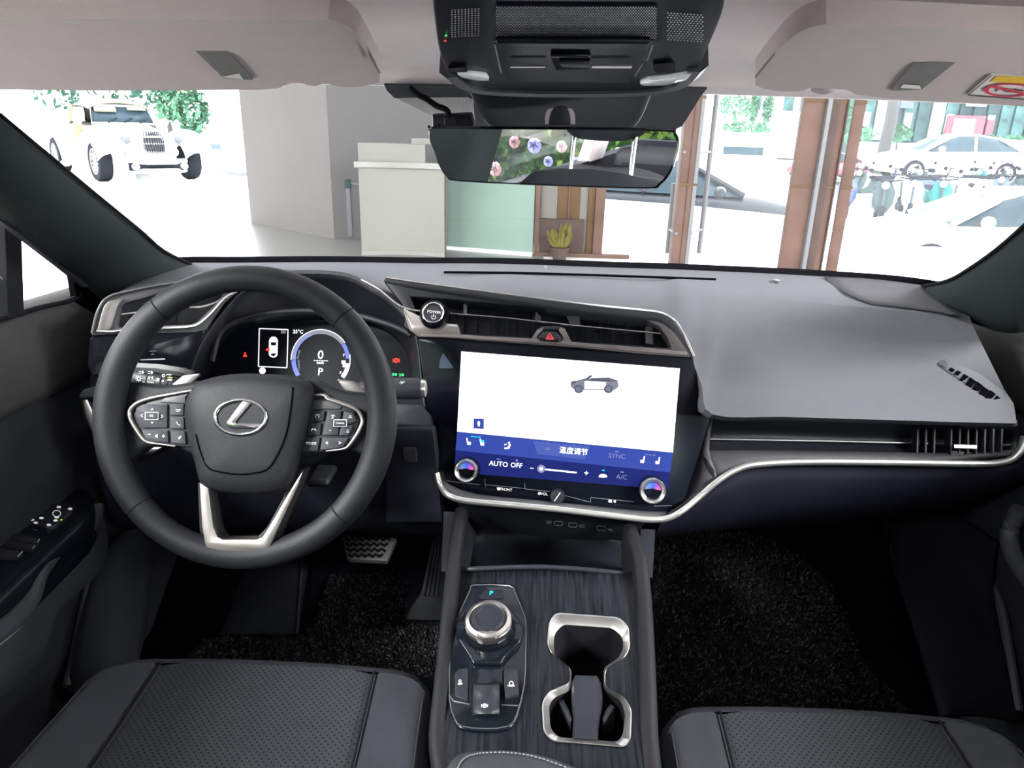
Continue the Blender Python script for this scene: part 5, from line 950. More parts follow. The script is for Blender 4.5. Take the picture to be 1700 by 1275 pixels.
# ================================================================== front seats
def seat(cx, yf, zt, lab, mir, HW=.215):
    root = thing('front_seat', (cx, .3, .42), lab, 'car seat'); s = mir
    # cushion: cross profile u in -1..1 along width; v 0 front .. 1 back
    def srf(u, v, lift=0):
        hw = HW+.012*min(1, v*2)
        y = yf-.55*v-(.065*abs(u)**9+.012*u*u)*max(0, 1-1.6*v)
        z = zt+.005-.02*v-.010*math.sin(math.pi*min(1, v*1.3))*(1-u*u)+.030*max(0, (abs(u)-.58)/.42)**1.3*min(1, .35+v*1.6)-.035*max(0, (abs(u)-.86)/.14)**2
        return V((cx+u*hw, y, z+lift))
    def strip(nm, u0, u1, v0, v1, mt, lift=0, nu=10, nv=16):
        rows = [[srf(u0+(u1-u0)*i/nu, v0+(v1-v0)*j/nv, lift-.004*(max(0, abs((i/nu)*2-1)-.88)/.12)**2) for i in range(nu+1)] for j in range(nv+1)]
        return loft(nm, rows, mt, root, closed=False, ang=60)
    strip('cushion_centre', -.60, .60, 0, 1, 'perforated'); strip('cushion_bolster', -.98, -.60, 0, 1, 'seat_bolster', 0); strip('cushion_bolster', .60, .98, 0, 1, 'seat_bolster', 0)
    # front roll and sides
    fr_ = [[srf(-1+2*i/24, 0)+V((0, dy, dz)) for i in range(25)] for dy, dz in ((0, 0), (.014, -.006), (.024, -.02), (.026, -.05), (.01, -.10), (-.03, -.16))]
    loft('cushion_front', fr_, 'leather_soft', root, closed=False, ang=60)
    for u in (-1, 1):
        rows = [[srf(u*.975, j/12)+V((u*dx, 0, dz)) for j in range(13)] for dx, dz in ((0, 0), (.012, -.012), (.018, -.04), (.015, -.10), (0, -.17))]
        loft('cushion_side', rows, 'seat_edge', root, closed=False, ang=60)
        tube('piping', [srf(u*.60, j/14, .001) for j in range(15)], .0016, 'rubber', root, 6)
        tube('stitching', [srf(u*.90, .02+j/14, .0012) for j in range(14)], .0009, 'stitch', root, 5)
        sd = [srf(u*(.62+.3*t), .03+.05*t, .0008) for t in [i/6 for i in range(7)]]
    # base
    box('seat_base', (cx, .38, .50), (.38, .5, .16), 'navy_plastic', root, bevel=.02)
    # backrest behind the viewer, leaning back
    rows = []
    for t in [i/10 for i in range(11)]:
        z = zt-.02+t*.478; y = -.02-.20*t; hw = .23-.04*max(0, t-.5)*2-.03*max(0, t-.85)/.15; th = .055
        rows.append([V((cx+hw*math.copysign(abs(math.cos(a))**.6, math.cos(a)), y-.06+th*math.copysign(abs(math.sin(a))**.6, math.sin(a))*-1+(.02*abs(math.cos(a))**4), z-.02*abs(math.cos(a))*(t > .95))) for a in [2*math.pi*k/24 for k in range(24)]])
    loft('backrest', rows, 'leather_soft', root, ang=60)
    for dx in (-.075, .075):
        tube('headrest_post', [V((cx+dx, -.275, zt+.41)), V((cx+dx, -.30, zt+.56))], .0058, 'chrome', root, 12)
        lathe('post_collar', V((cx+dx, -.276, zt+.425)), (0, -.15, 1), [(.016, 0), (.016, .006), (.012, .01), (.008, .01)], 'black_plastic', root, 18)
    rows = []
    for t in [i/8 for i in range(9)]:
        z = zt+.515+t*.15; k = math.sin(math.pi*(.10+.8*t))**.4; rows.append([V((cx+.135*k*math.copysign(abs(math.cos(a))**.6, math.cos(a)), -.30-.03*t+.05*k*math.copysign(abs(math.sin(a))**.7, math.sin(a)), z+.012*math.cos(a)**2*(1 if t < .3 else 0))) for a in [2*math.pi*q/24 for q in range(24)]])
    loft('headrest', rows, 'leather_soft', root, ang=60)
    return root
seat(-.329, .70, .715, 'dark grey leather driver seat with perforated cushion, before the steering wheel', 1)
seat(.330, .668, .708, 'dark grey leather passenger seat with perforated cushion, right of the console', -1, .208)
# rear bench, only its top shows in the mirror
rb_ = thing('rear_bench', (0, -1.2, .42), 'dark leather rear bench seat behind the front seats', 'car seat')
box('bench_cushion', (0, -.98, .60), (1.3, .5, .2), 'leather_soft', rb_, bevel=.05, seg=3); box('bench_back', (0, -1.33, .86), (1.3, .16, .5), 'leather_soft', rb_, bevel=.05, seg=3)
# ================================================================== floor mats and pedals
def pile(root, pl, outl, n, L_=.009, mt='pile_fleck'):
    pts = [pl.uv(x, y) for x, y in outl]; xs = [p[0] for p in pts]; ys = [p[1] for p in pts]; vs, fs = [], []
    def inside(x, y):
        c = False
        for i in range(len(pts)):
            (x1, y1), (x2, y2) = pts[i-1], pts[i]
            if (y1 > y) != (y2 > y) and x < (x2-x1)*(y-y1)/(y2-y1)+x1: c = not c
        return c
    while n > 0:
        x, y = random.uniform(min(xs), max(xs)), random.uniform(min(ys), max(ys))
        if not inside(x, y): continue
        n -= 1; p = pl.l(x, y, 0); a = random.uniform(0, 6.28); d = pl.ux*math.cos(a)+pl.uy*math.sin(a); s = d.cross(pl.n)*.0011; l = L_*random.uniform(.5, 1.2); k = len(vs)
        q = p+d*l*.5+pl.n*l*.55; e = p+d*l
        vs += [p-s, p+s, q+s, q-s, e+s, e-s]; fs += [(k, k+1, k+2, k+3), (k+3, k+2, k+4, k+5)]
    mk('coil_pile', vs, fs, mt, root, smooth=False, kind='stuff')
mat('pile_fleck', (.10, .095, .10), .5, var=.9, scale=300, spec=.6); mat('pile_dark', (.022, .021, .025), .6, var=.9, scale=300, spec=.2)
def fmat(name, pl, outl, lab, n):
    root = thing(name, pl.p(*outl[0]), lab, 'floor mat'); plate('mat_base', pl, outl, -.012, 0, 'mat_pile', root, .003); pile(root, pl, outl, int(n*.8), mt='pile_dark'); pile(root, pl, outl, int(n*.16))
    P = [pl.p(x, y, .001) for x, y in outl]; tube('mat_edging', P, .003, 'rubber', root, 6, closed=True); return root
RM_ = pl3(PZ(1100, 1180, .425), PZ(1400, 1180, .425), PY(1200, 900, 1.26))
fmat('floor_mat', RM_, cr([(1085, 880), (1140, 878), (1210, 880), (1265, 890), (1300, 905), (1340, 935), (1370, 962), (1390, 1000), (1408, 1040), (1430, 1090), (1470, 1140), (1520, 1195), (1540, 1260), (1300, 1300), (1095, 1300), (1088, 1100)], 2, True), 'black coil-pile floor mat in the passenger footwell', 16000)
LM_ = pl3(PZ(400, 1090, .425), PZ(680, 1100, .425), PY(600, 960, 1.22))
fmat('floor_mat', LM_, cr([(310, 1100), (350, 1060), (420, 1056), (490, 1056), (520, 1040), (535, 1000), (548, 955), (600, 952), (668, 953), (672, 1000), (674, 1035), (730, 1040), (735, 1100), (735, 1200), (500, 1230), (300, 1200)], 2, True), 'black coil-pile floor mat under the pedals in the driver footwell', 12000)
BP = pl3(PY(565, 892, 1.16), PY(660, 895, 1.16), PY(610, 930, 1.12))
bp = thing('brake_pedal', BP.p(612, 930), 'wide brake pedal with zigzag tread plate below the steering wheel', 'pedal')
z7 = lambda q: zz(q, 0, 750, 2.4286)
plate('pedal_pad', BP, rnd(z7([(1378, 338), (1600, 345), (1560, 440), (1400, 432)]), 4), -.015, 0, 'pedal_metal', bp, .003)
for r in range(4):
    y = 352+r*22; pts = [(1392+r*4+i*14, y+(7 if i % 2 else -4)) for i in range(14-r)]
    sweep('tread_rib', [BP.p(*p, .0) for p in z7(pts)], bar(.004, .003), BP.n, 'rubber', bp)
tube('pedal_arm', [BP.p(612, 905, -.012), BP.p(625, 860, -.03), BP.p(640, 790, -.02)], .01, 'black_plastic', bp, 8)
GP = pl3(PY(700, 905, 1.16), PY(735, 905, 1.16), PY(690, 1030, 1.06))
gp_ = thing('accelerator_pedal', GP.p(700, 1030), 'tall ribbed black accelerator pedal beside the centre console', 'pedal')
plate('pedal_pad', GP, rnd([(716, 895), (742, 895), (735, 1030), (672, 1030), (680, 1010), (700, 980)], 5), -.02, 0, 'black_plastic', gp_, .003)
for k in range(4): sweep('tread_rib', [GP.p(722+k*5-2, 905, 0), GP.p(704+k*7, 990, 0)], bar(.003, .003), GP.n, 'dark_plastic', gp_)
tube('pedal_arm', [GP.p(725, 910, -.02), GP.p(728, 860, -.02)], .009, 'black_plastic', gp_, 8)
FP = pl3(PY(400, 950, 1.22), PY(500, 950, 1.22), PY(440, 1060, 1.10)); fr2 = thing('foot_rest', FP.p(450, 1060), 'flat dark foot rest left of the brake pedal', 'foot rest')
plate('rest_pad', FP, rnd([(405, 945), (502, 925), (510, 940), (490, 1058), (360, 1058)], 6), -.03, 0, 'dark_plastic', fr2, .004)
tube('rest_edge', [FP.p(402, 945, .002), FP.p(388, 985, .002), FP.p(365, 1050, .002)], .004, 'rubber', fr2, 6)
for x in (500, 521): tube('rest_rib', [FP.p(x+2, 925, .002), FP.p(x-7, 1055, .002)], .003, 'grey_plastic' if x == 500 else 'rubber', fr2, 6)
# ================================================================== showroom and street outside
mat('tile_shaded', (.125, .122, .117), .35, var=.02, scale=2, spec=.3)
G = .15; SG = -.5          # showroom floor level, street level
fl = mk('floor', [V((-70, -8, G)), V((.9, -8, G)), V((.9, 8.6, G)), V((.9, 90, G)), V((-70, 90, G)), V((12, -8, G)), V((12, 8.6, G))], [(0, 1, 2, 3, 4), (1, 5, 6, 2)], 'floor_tile', smooth=False); st('floor', fl)
sr = [(8.6, SG), (17.5, SG), (23, -.12), (90, 0)]
vs = []
for Y, z in sr: vs += [V((.9, Y, z)), V((80, Y, z))]
vs += [V((.9, Y, G)) for Y, z in sr]+[V((12, 8.6, G)), V((12, 8.6, SG))]
st('floor_street', mk('floor_street', vs, [(0, 1, 3, 2), (2, 3, 5, 4), (4, 5, 7, 6), (0, 2, 9, 8), (2, 4, 10, 9), (4, 6, 11, 10), (8, 12, 13, 0)], 'paving', smooth=False))
st('ceiling_showroom', box('ceiling_showroom', (-1.5, 1.9, 3.55), (17, 13.2, .2), 'black_ceiling'))  # unseen ceiling, put in to block the sky and cut light from overhead
# plastered partition: light put into the colours, lit flank and shaded wall behind the desk
A_, B_, D_ = PZ(555, 397, G), PZ(417, 371, G), PZ(900, 404, G)
def slab(name, a, b, z0, z1, th, mt):
    d = (b-a); d.z = 0; n = V((-d.y, d.x, 0)).normalized()
    if n.dot(a-CAM) < 0: n = -n
    q = [V((a.x, a.y, z0)), V((b.x, b.y, z0)), V((b.x, b.y, z1)), V((a.x, a.y, z1))]
    return mk(name, q+[v+n*th for v in q], [(0, 1, 2, 3), (4, 5, 6, 7), (0, 1, 5, 4), (1, 2, 6, 5), (2, 3, 7, 6), (3, 0, 4, 7)], mt, smooth=False)
st('wall_column', slab('wall_column', A_, B_, G, 3.45, .5, 'column_paint_lit')); st('wall_reception', slab('wall_reception', A_+V((.001, -.001, 0)), D_, G, 3.45, .2, 'wall_paint_shaded'))
st('floor_shaded', mk('floor_shaded', [PZ(x, y, G+.003) for x, y in ((417, 370.5), (555, 396.5), (900, 404), (905, 460), (425, 460))], [(0, 1, 2, 3, 4)], 'tile_shaded', smooth=False))  # same floor in a darker tone: shade under the ceiling put into the colour
# reception desk
da, db = PZ(601, 424, G), PZ(737, 422, G); DP = Pl(da, (0.03, -1, 0), V((1, .03, 0)))
dk = thing('reception_desk', (da+db)/2, 'white reception desk with a raised back panel, beyond the bonnet', 'desk')
wd = (db-da).length; zt = DP.uv(597, 272)[1]; zp = DP.uv(597, 237)[1]
def curved(nm, u0, u1, z0, z1, off, th, mt):
    n = 12; rows = []
    for z in (z0, z1): rows.append([DP.l(u0+(u1-u0)*i/n, z, off-.10*(1-(2*i/n-1)**2)) for i in range(n+1)])
    back = [[p-DP.n*th for p in r] for r in rows]
    loft(nm, [back[0], rows[0], rows[1], back[1], back[0]], mt, dk, closed=False, ang=30)
curved('desk_front', .0, wd, .0, zt-.03, 0, .22, 'desk_white'); curved('counter_top', -.03, wd+.03, zt-.03, zt+.02, .04, .28, 'desk_top'); curved('back_panel', .0, wd*.78, zt+.02, zp, -.02, .05, 'desk_white'); curved('back_panel', wd*.62, wd+.02, zp, zp+.05, -.03, .05, 'desk_white')
curved('skirting', .0, wd, .0, .04, .012, .02, 'desk_top')
# notice stand beside the desk
np_ = PZ(588, 398, G); ns = thing('notice_stand', np_, 'slim grey notice stand leaning between wall and reception desk', 'stand')
NP = Pl(np_, (0, -1, .0))
plate('stand_post', NP, rnd([(573, 302), (580, 300), (586, 392), (578, 394)], 2), -.04, 0, 'steel', ns, .004); plate('post_cap', NP, rnd([(572, 298), (581, 297), (582, 312), (572, 313)], 2), -.045, .004, 'shop_dark', ns, .002)
plate('stand_board', NP, [(583, 304), (596, 306), (598, 396), (588, 392)], -.03, -.02, 'label_grey', ns); plate('board_rail', NP, [(580, 302), (596, 304), (596, 308), (581, 305)], -.03, -.005, 'steel', ns)
# frosted partition
fa, fb = PZ(742, 413, G), PZ(884, 424, G); fz = Pl(fa, (0, -1, 0))
fp = thing('frosted_partition', (fa+fb)/2, 'pale green frosted glass partition between reception desk and bronze door', 'partition')
mk('glass_panel', *(lambda q: (q+[v+V((0, .05, 0)) for v in q], [(0, 1, 2, 3), (4, 5, 6, 7), (0, 1, 5, 4), (1, 2, 6, 5), (2, 3, 7, 6), (3, 0, 4, 7)]))([V((fa.x, fa.y, G+.03)), V((fb.x, fb.y, G+.03)), V((fb.x, fb.y, 1.15)), V((fa.x, fa.y, 1.15))]), 'frost_green', fp, smooth=False)
tube('partition_post', [V((fa.x-.01, fa.y, G)), V((fa.x-.01, fa.y, 1.16))], .02, 'steel', fp, 8); sweep('partition_sill', [fa+V((0, -.03, .0)), fb+V((0, -.03, .0))], bar(.08, .03), V((0, 0, 1)), 'shop_white', fp)
# bronze entrance
bd = PZ(886, 424, G); be = PZ(998, 427, G); BD = Pl(bd, (0, -1, 0), V((1, 0, 0)))
br = thing('bronze_door', (bd+be)/2, 'bronze double door with glazed leaves behind the mirror', 'door'); w_ = (be-bd).x
def panel(nm, u0, u1, z0, z1, h, mt, root=None, pl=None): pl = pl or BD; return plate(nm, pl, [(u0, z0), (u1, z0), (u1, z1), (u0, z1)], h-.06, h, mt, root or br, .004, px=False)
panel('door_frame', 0, .05*w_/.75, 0, 2.4, .03, 'bronze'); panel('door_frame', w_*.86, w_, 0, 2.4, .03, 'bronze'); panel('door_leaf', .05, w_*.32, .02, 2.35, -.02, 'bronze_gold' if False else 'column_paint_lit'); panel('door_leaf', w_*.32, w_*.64, .02, 2.35, -.01, 'bronze_gold'); panel('door_leaf', w_*.64, w_*.76, .02, 2.35, -.02, 'column_paint_lit'); panel('door_stile', w_*.76, w_*.86, .02, 2.35, 0, 'bronze_gold'); panel('kick_plate', .05, w_*.72, .02, .36, .02, 'bronze_dark'); panel('door_stile', w_*.47, w_*.49, .02, 2.35, .01, 'bronze')
panel('door_sill', 0, w_*1.4, -.0, .04, .05, 'bronze'); panel('door_head', 0, w_, 2.3, 2.45, .04, 'bronze')
# golden plant
gp0 = PZ(927, 424, G)+V((0, -.25, 0)); pt = thing('potted_plant', gp0, 'small golden-leaved potted plant before the bronze door', 'plant')
lathe('pot', gp0, (0, 0, 1), [(.06, 0), (.09, .1), (.1, .12), (.085, .12)], 'bronze_dark', pt, 14)
for k in range(44):
    a = random.uniform(0, 6.28); l = random.uniform(.10, .27); t = random.uniform(.15, .8); d = V((math.cos(a)*t, math.sin(a)*t*.5, 1)).normalized(); s = d.cross(V((0, 1, .2))).normalized(); b0 = gp0+V((random.uniform(-.06, .06), 0, .1)); 
    P = [b0, b0+d*l*.4+s*.012, b0+d*l*.75+s*.02, b0+d*l, b0+d*l*.7-s*.02, b0+d*l*.4-s*.012]; mk('leaf', P, [(0, 1, 2, 3, 4, 5)], 'leaf_gold', pt, solid=.003, smooth=False)
# entrance pillars, mullions, glazing, pull handles
def post(name, xb0, xb1, yb, mt, lab, cat, dep=.18, hgt=3.45, parts=()):
    a, b = PZ(xb0, yb, G), PZ(xb1, yb, G); P = Pl(V((a.x, a.y, G)), (0, -1, 0)); root = thing(name, (a+b)/2, lab, cat); w = b.x-a.x
    plate('post_core', P, [(0, 0), (w, 0), (w, hgt-G), (0, hgt-G)], -dep, 0, mt, root, .006, px=False)
    for u0, u1, h, m2 in parts: plate('post_strip', P, [(w*u0, 0), (w*u1, 0), (w*u1, hgt-G), (w*u0, hgt-G)], -.05, h, m2, root, .002, px=False)
    for z in (.75, 1.45): plate('joint_band', P, [(-.003, z), (w+.003, z), (w+.003, z+.02), (-.003, z+.02)], -.02, .012, 'bronze_gold', root, px=False)
    return P
YB = 452
post('bronze_post', 1113, 1140, YB, 'bronze', 'bronze door post standing between two steel pull handles', 'post', parts=((.45, .5, .006, 'bronze_dark'), (.78, 1.0, .008, 'steel')))
post('bronze_post', 1293, 1356, YB, 'bronze', 'widest bronze entrance pillar with a steel channel down its middle', 'post', dep=.08, parts=((.50, .60, .05, 'steel'), (.60, .80, .03, 'bronze_dark'), (.98, 1.02, .02, 'bronze_dark')))
post('bronze_post', 1371, 1388, YB, 'bronze', 'narrow bronze mullion right of the widest entrance pillar', 'post', dep=.03)
for xt, yt, xb, lab in ((1112, 303, 1103, 'steel pull handle on the left of the narrow bronze door post'), (1178, 155, 1155, 'taller steel pull handle on the right of the bronze door post')):
    b = PZ(xb, 440, G); h = PY(xt, yt, b.y).z; b.z = .55; r = thing('pull_handle', b, lab, 'handle'); zb = PY(xb, 420, b.y-.08).z
    tube('grip_bar', [V((b.x, b.y-.08, zb)), V((b.x, b.y-.08, min(h, 2.0) if yt > 200 else 2.3))], .022, 'steel', r, 12)
    xe = PZ(1116 if xb < 1120 else 1138, YB, G)
    for z in (zb+.22, zb+.9): tube('standoff', [V((b.x, b.y-.08, z)), V((xe.x, xe.y-.02, z))], .014, 'steel', r, 8)
gl = PZ(1000, YB, G).y; st('window_5', mk('w5', [V((PZ(1160, YB, G).x, gl+.45, G)), V((11.9, gl+.45, G)), V((11.9, gl+.45, 3.45)), V((PZ(1160, YB, G).x, gl+.45, 3.45))], [(0, 1, 2, 3)], 'pane_glass', solid=.01))
# added white block in place of the glare over the dark car's lower half
lw = thing('glare_block', V((2.4, 9.6, SG)), 'added white block outside the entrance, standing in for glare over the lower half of the dark car', 'wall')
for a, b, y0, y1 in ((1000, 1150, 333, 344), (1150, 1320, 344, 362)):
    p, q = PY(a, y0, 9.5), PY(b, y1, 9.5); mk('glare_block_part', [V((p.x, 9.5, SG)), V((q.x, 9.5, SG)), q, p, V((p.x, 9.75, SG)), V((q.x, 9.75, SG)), q+V((0, .25, 0)), p+V((0, .25, 0))], [(0, 1, 2, 3), (4, 5, 6, 7), (0, 1, 5, 4), (1, 2, 6, 5), (2, 3, 7, 6), (3, 0, 4, 7)], 'car_white', lw)
# ------------------------------------------------------------------ vehicles
class Fr:
    def __init__(s, o, yaw, k=1): s.o = V(o); s.f = V((math.cos(yaw), math.sin(yaw), 0)); s.r = V((math.sin(yaw), -math.cos(yaw), 0)); s.k = k
    def __call__(s, x, y, z): return s.o+(s.f*x+s.r*y+V((0, 0, z)))*s.k     # x forward, y right
def wheel(fr, root, x, y, r=.33, w=.2, spokes=10, sgn=1, rimmat='alloy'):
    c = fr(x, y, r); ax = fr.r*sgn; k = fr.k
    t = lathe('tyre', c, ax, [(r*.62*k, -w*.5*k), (r*.95*k, -w*.5*k), (r*k, -w*.35*k), (r*k, w*.35*k), (r*.95*k, w*.5*k), (r*.66*k, w*.5*k), (r*.62*k, w*.3*k)], 'tyre', root, 28)
    lathe('rim', c, ax, [(r*.70*k, w*.2*k), (r*.70*k, w*.50*k), (r*.62*k, w*.48*k), (r*.60*k, w*.1*k)], rimmat, t, 24); lathe('hub', c, ax, [(r*.2*k, 0), (r*.2*k, w*.42*k), (r*.1*k, w*.48*k), (.001, w*.48*k)], rimmat, t, 12)
    p = Pl(c, ax, V((0, 0, 1)))
    for i in range(spokes):
        a = 2*math.pi*i/spokes; d = p.ux*math.cos(a)+p.uy*math.sin(a); tube('spoke', [c+d*r*.12*k+ax*w*.4*k, c+d*r*.64*k+ax*w*.4*k], r*.045*k, rimmat, t, 4)
def sedan(name, o, yaw, paint, lab, k=1, group=None):
    fr = Fr(o, yaw, k); root = thing(name, o, lab, 'car', group)
    st_ = [(-2.3, .60, .45, .80), (-2.2, .78, .30, .95), (-1.6, .88, .20, 1.02), (-.9, .90, .18, .98), (0, .90, .18, .95), (.9, .90, .18, .93), (1.3, .89, .20, .92), (1.9, .84, .24, .82), (2.25, .70, .34, .70), (2.33, .5, .42, .6)]
    rows = []
    for x, hw, z0, z1 in st_:
        rows.append([fr(x, y*hw, z0+(z1-z0)*t) for y, t in ((-.8, 0), (-1, .18), (-1.0, .55), (-.96, .85), (-.82, 1.0), (-.4, 1.03), (0, 1.04), (.4, 1.03), (.82, 1), (.96, .85), (1, .55), (1, .18), (.8, 0))])
    loft('body', rows, paint, root, ang=50)
    gr = [(-1.75, .62, .97, 1.0), (-1.1, .60, .97, 1.36), (-.5, .60, .95, 1.44), (.1, .60, .94, 1.43), (.45, .62, .93, 1.30), (1.15, .68, .92, .945)]
    rows = [[fr(x, y*(.80*(1-t)+(hw*.93)*t), z0+(z1-z0)*t) for y, t in ((-1, 0), (-1, .55), (-1, .9), (-.8, 1), (0, 1.02), (.8, 1), (1, .9), (1, .55), (1, 0))] for x, hw, z0, z1 in gr]
    loft('glasshouse', rows, 'car_glass', root, ang=50)
    rows = [[fr(x, y*hw*.94, z1+dz+.012) for y, dz in ((-1.0, -.05), (-.8, 0), (0, .02), (.8, 0), (1.0, -.05))] for x, hw, z0, z1 in gr[1:5]]
    loft('roof', rows, paint, root, closed=False, solid=.02, ang=50)
    for s in (-1, 1):
        for pts in ([gr[0], gr[1]], [gr[4], gr[5]]): tube('roof_pillar', [fr(q[0], s*(.80 if q[3]-q[2] < .1 else q[1]*.93), q[3]) for q in pts], .045*k, paint, root, 6)
        tube('roof_pillar', [fr(-.35, s*.80, .95), fr(-.4, s*.57, 1.42)], .04*k, paint, root, 6)
        m_ = fr(.75, s*.98, 1.0); lathe('wing_mirror', m_-fr.r*s*.09*k, fr.r*s, [(.03*k, 0), (.085*k, .06*k), (.09*k, .14*k), (.06*k, .2*k), (.002, .21*k)], paint, root, 10)
        hl = lathe('headlight', fr(2.1, s*.62, .66), fr.f+fr.r*s*.4, [(.05*k, 0), (.11*k, .04*k), (.08*k, .12*k), (.002, .13*k)], 'lens', root, 12)
        for x in (-1.35, 1.4): wheel(fr, root, x, s*.80, .33, .2, 10, s)
    return root
# ivory roadster on the left
FA, FB = PZ(165, 301, G), PZ(322, 291, G); sv = FB-FA; sv.z = 0; yaw = R(-44); kk = 1.06; OF = FA+V((-math.sin(yaw), math.cos(yaw), 0))*.85*kk
fr = Fr(OF, yaw, kk)      # origin between the front wheels, x forward
rd = thing('classic_roadster', OF-fr.f*1.3*kk, 'cream white vintage roadster with tall grille and canvas top, parked outside left', 'car')
bodyst = [(-3.5, .35, .55, .75), (-3.3, .62, .42, .95), (-2.8, .72, .34, 1.0), (-2.0, .70, .32, .98), (-1.1, .66, .32, .98), (-.9, .62, .32, .97), (-.3, .50, .34, .95), (.25, .36, .38, .90), (.48, .26, .42, .84)]
loft('body', [[fr(x, y*hw, z0+(z1-z0)*t) for y, t in ((-.8, 0), (-1, .2), (-1, .6), (-.9, .88), (-.5, 1.0), (0, 1.04), (.5, 1), (.9, .88), (1, .6), (1, .2), (.8, 0))] for x, hw, z0, z1 in bodyst], 'car_white', rd, ang=60)
for s in (-1, 1):
    path = [(.60, .50), (.57, .62), (.46, .74), (.22, .84), (-.1, .86), (-.4, .76), (-.7, .56), (-1.0, .40), (-1.5, .30), (-2.0, .28)]
    rows = []
    for i, (x, z) in enumerate(path):
        w2 = .25 if i < 7 else .2; yc = .74; rows.append([fr(x-(.05*j*j*.2 if False else 0), s*(yc+w2*c), z-.10*c*c-.02*(1 if abs(c) > .9 else 0)) for c in (-1.0, -.7, -.35, 0, .35, .7, 1.0)])
    a = [cr(r, 3) for r in rows]; b = [cr(c, 3) for c in zip(*a)]; loft('front_wing', b, 'car_white', rd, closed=False, solid=.05, ang=60)
    path = [(-1.85, .30), (-2.05, .6), (-2.3, .78), (-2.65, .84), (-3.0, .76), (-3.3, .55), (-3.4, .38)]
    rows = [[fr(x, s*(.72+.2*c), z-.08*c*c) for c in (-1, -.6, 0, .6, 1)] for x, z in path]
    a = [cr(r, 3) for r in rows]; b = [cr(c, 3) for c in zip(*a)]; loft('rear_wing', b, 'car_white', rd, closed=False, solid=.05, ang=60)
    wheel(fr, rd, 0, s*.78, .34, .22, 14, s); wheel(fr, rd, -2.62, s*.76, .34, .22, 14, s)
    c = fr(.42, s*.46, .74); lathe('headlamp', c-fr.f*.1*kk, fr.f, [(.03*kk, 0), (.10*kk, .06*kk), (.115*kk, .13*kk), (.10*kk, .15*kk)], 'car_white', rd, 18); lathe('headlamp_glass', c+fr.f*.045*kk, fr.f, [(.10*kk, 0), (.06*kk, .03*kk), (.002, .04*kk)], 'steel', rd, 16)
    c = fr(.60, s*.30, .52); lathe('fog_lamp', c, fr.f, [(.07*kk, -.05), (.075*kk, .02*kk), (.05*kk, .04*kk), (.002, .045*kk)], 'lens', rd, 14); c = fr(.62, s*.56, .5); lathe('indicator', c, fr.f, [(.045*kk, -.05*kk), (.045*kk, .02*kk), (.002, .03*kk)], 'steel', rd, 10)
    c = fr(.70, s*.42, .28); lathe('exhaust_ring', c, fr.f, [(.06*kk, -.06*kk), (.06*kk, .01*kk), (.035*kk, .012*kk), (.035*kk, -.03*kk)], 'car_white', rd, 14)
    tube('running_board', [fr(-.75, s*.80, .26), fr(-1.9, s*.80, .26)], .05*kk, 'car_white', rd, 6)
# grille: dark shell with bright bars
rows = []
for z, hw, x in ((.36, .10, .60), (.5, .16, .58), (.66, .19, .54), (.80, .18, .50), (.90, .11, .46), (.93, .03, .44)): rows.append([fr(x-.06*abs(c)**2, c*hw, z) for c in (-1, -.6, 0, .6, 1)])
patch('grille_shell', rows, 'steel', rd, 2, 2, solid=.03)
for i in range(9):
    c = -.88+i*.22; tube('grille_bar', [fr(.615-.06*c*c, c*.13, .42), fr(.60-.06*c*c, c*.17, .58), fr(.56-.06*c*c, c*.19, .72), fr(.51-.06*c*c, c*.15, .86)], .010*kk, 'tyre', rd, 5)
for z in (.52, .66, .78): tube('grille_band', [fr(.62-.04-.14*max(0, z-.5)-.05*c*c, c*.18, z) for c in (-1, -.5, 0, .5, 1)], .016*kk, 'car_white', rd, 5)
for z, hw in ((.20, .40), (.36, .42)): tube('bumper_edge', cr([fr(.50, -hw-.1, z), fr(.66, -hw*.7, z), fr(.72, 0, z), fr(.66, hw*.7, z), fr(.50, hw+.1, z)], 4), .045*kk, 'car_white', rd, 8)
box_ = [fr(.66, y, z) for y in (-.5, .5) for z in (.21, .34)]; mk('bumper_grille', box_+[p-fr.f*.1*kk for p in box_], [(0, 1, 3, 2), (4, 5, 7, 6), (0, 1, 5, 4), (2, 3, 7, 6), (0, 2, 6, 4), (1, 3, 7, 5)], 'tyre', rd)
q = [fr(.755, y, z) for y in (-.26, .26) for z in (.33, .50)]; mk('number_plate', q+[p-fr.f*.03*kk for p in q], [(0, 1, 3, 2), (4, 5, 7, 6), (0, 1, 5, 4), (2, 3, 7, 6), (0, 2, 6, 4), (1, 3, 7, 5)], 'car_white', rd)
tube('plate_frame', [fr(.765, y, z) for y, z in ((-.27, .32), (.27, .32), (.27, .51), (-.27, .51))], .012*kk, 'steel', rd, 5, closed=True)
# windscreen, canvas top, cabin
ws_ = [fr(-.95, -.56, .98), fr(-.95, .56, .98), fr(-1.12, .50, 1.30), fr(-1.12, -.50, 1.30)]; mk('windscreen', ws_, [(0, 1, 2, 3)], 'car_glass', rd, solid=.02); tube('windscreen_frame', ws_, .022*kk, 'car_white', rd, 6, closed=True)
for y in (-.28, 0, .28): tube('wiper', [fr(-.92, y, .99), fr(-.98, y-.18, 1.08)], .012*kk, 'tyre', rd, 4)
q = [fr(-1.03, -.46, 1.22), fr(-1.03, -.12, 1.22), fr(-1.06, -.12, 1.27), fr(-1.06, -.46, 1.27)]; mk('sun_blind', q, [(0, 1, 2, 3)], 'canvas_cream', rd, solid=.02); q = [fr(-1.03, .08, 1.18), fr(-1.03, .46, 1.18), fr(-1.06, .46, 1.27), fr(-1.06, .08, 1.27)]; mk('sun_blind', q, [(0, 1, 2, 3)], 'canvas_cream', rd, solid=.02)
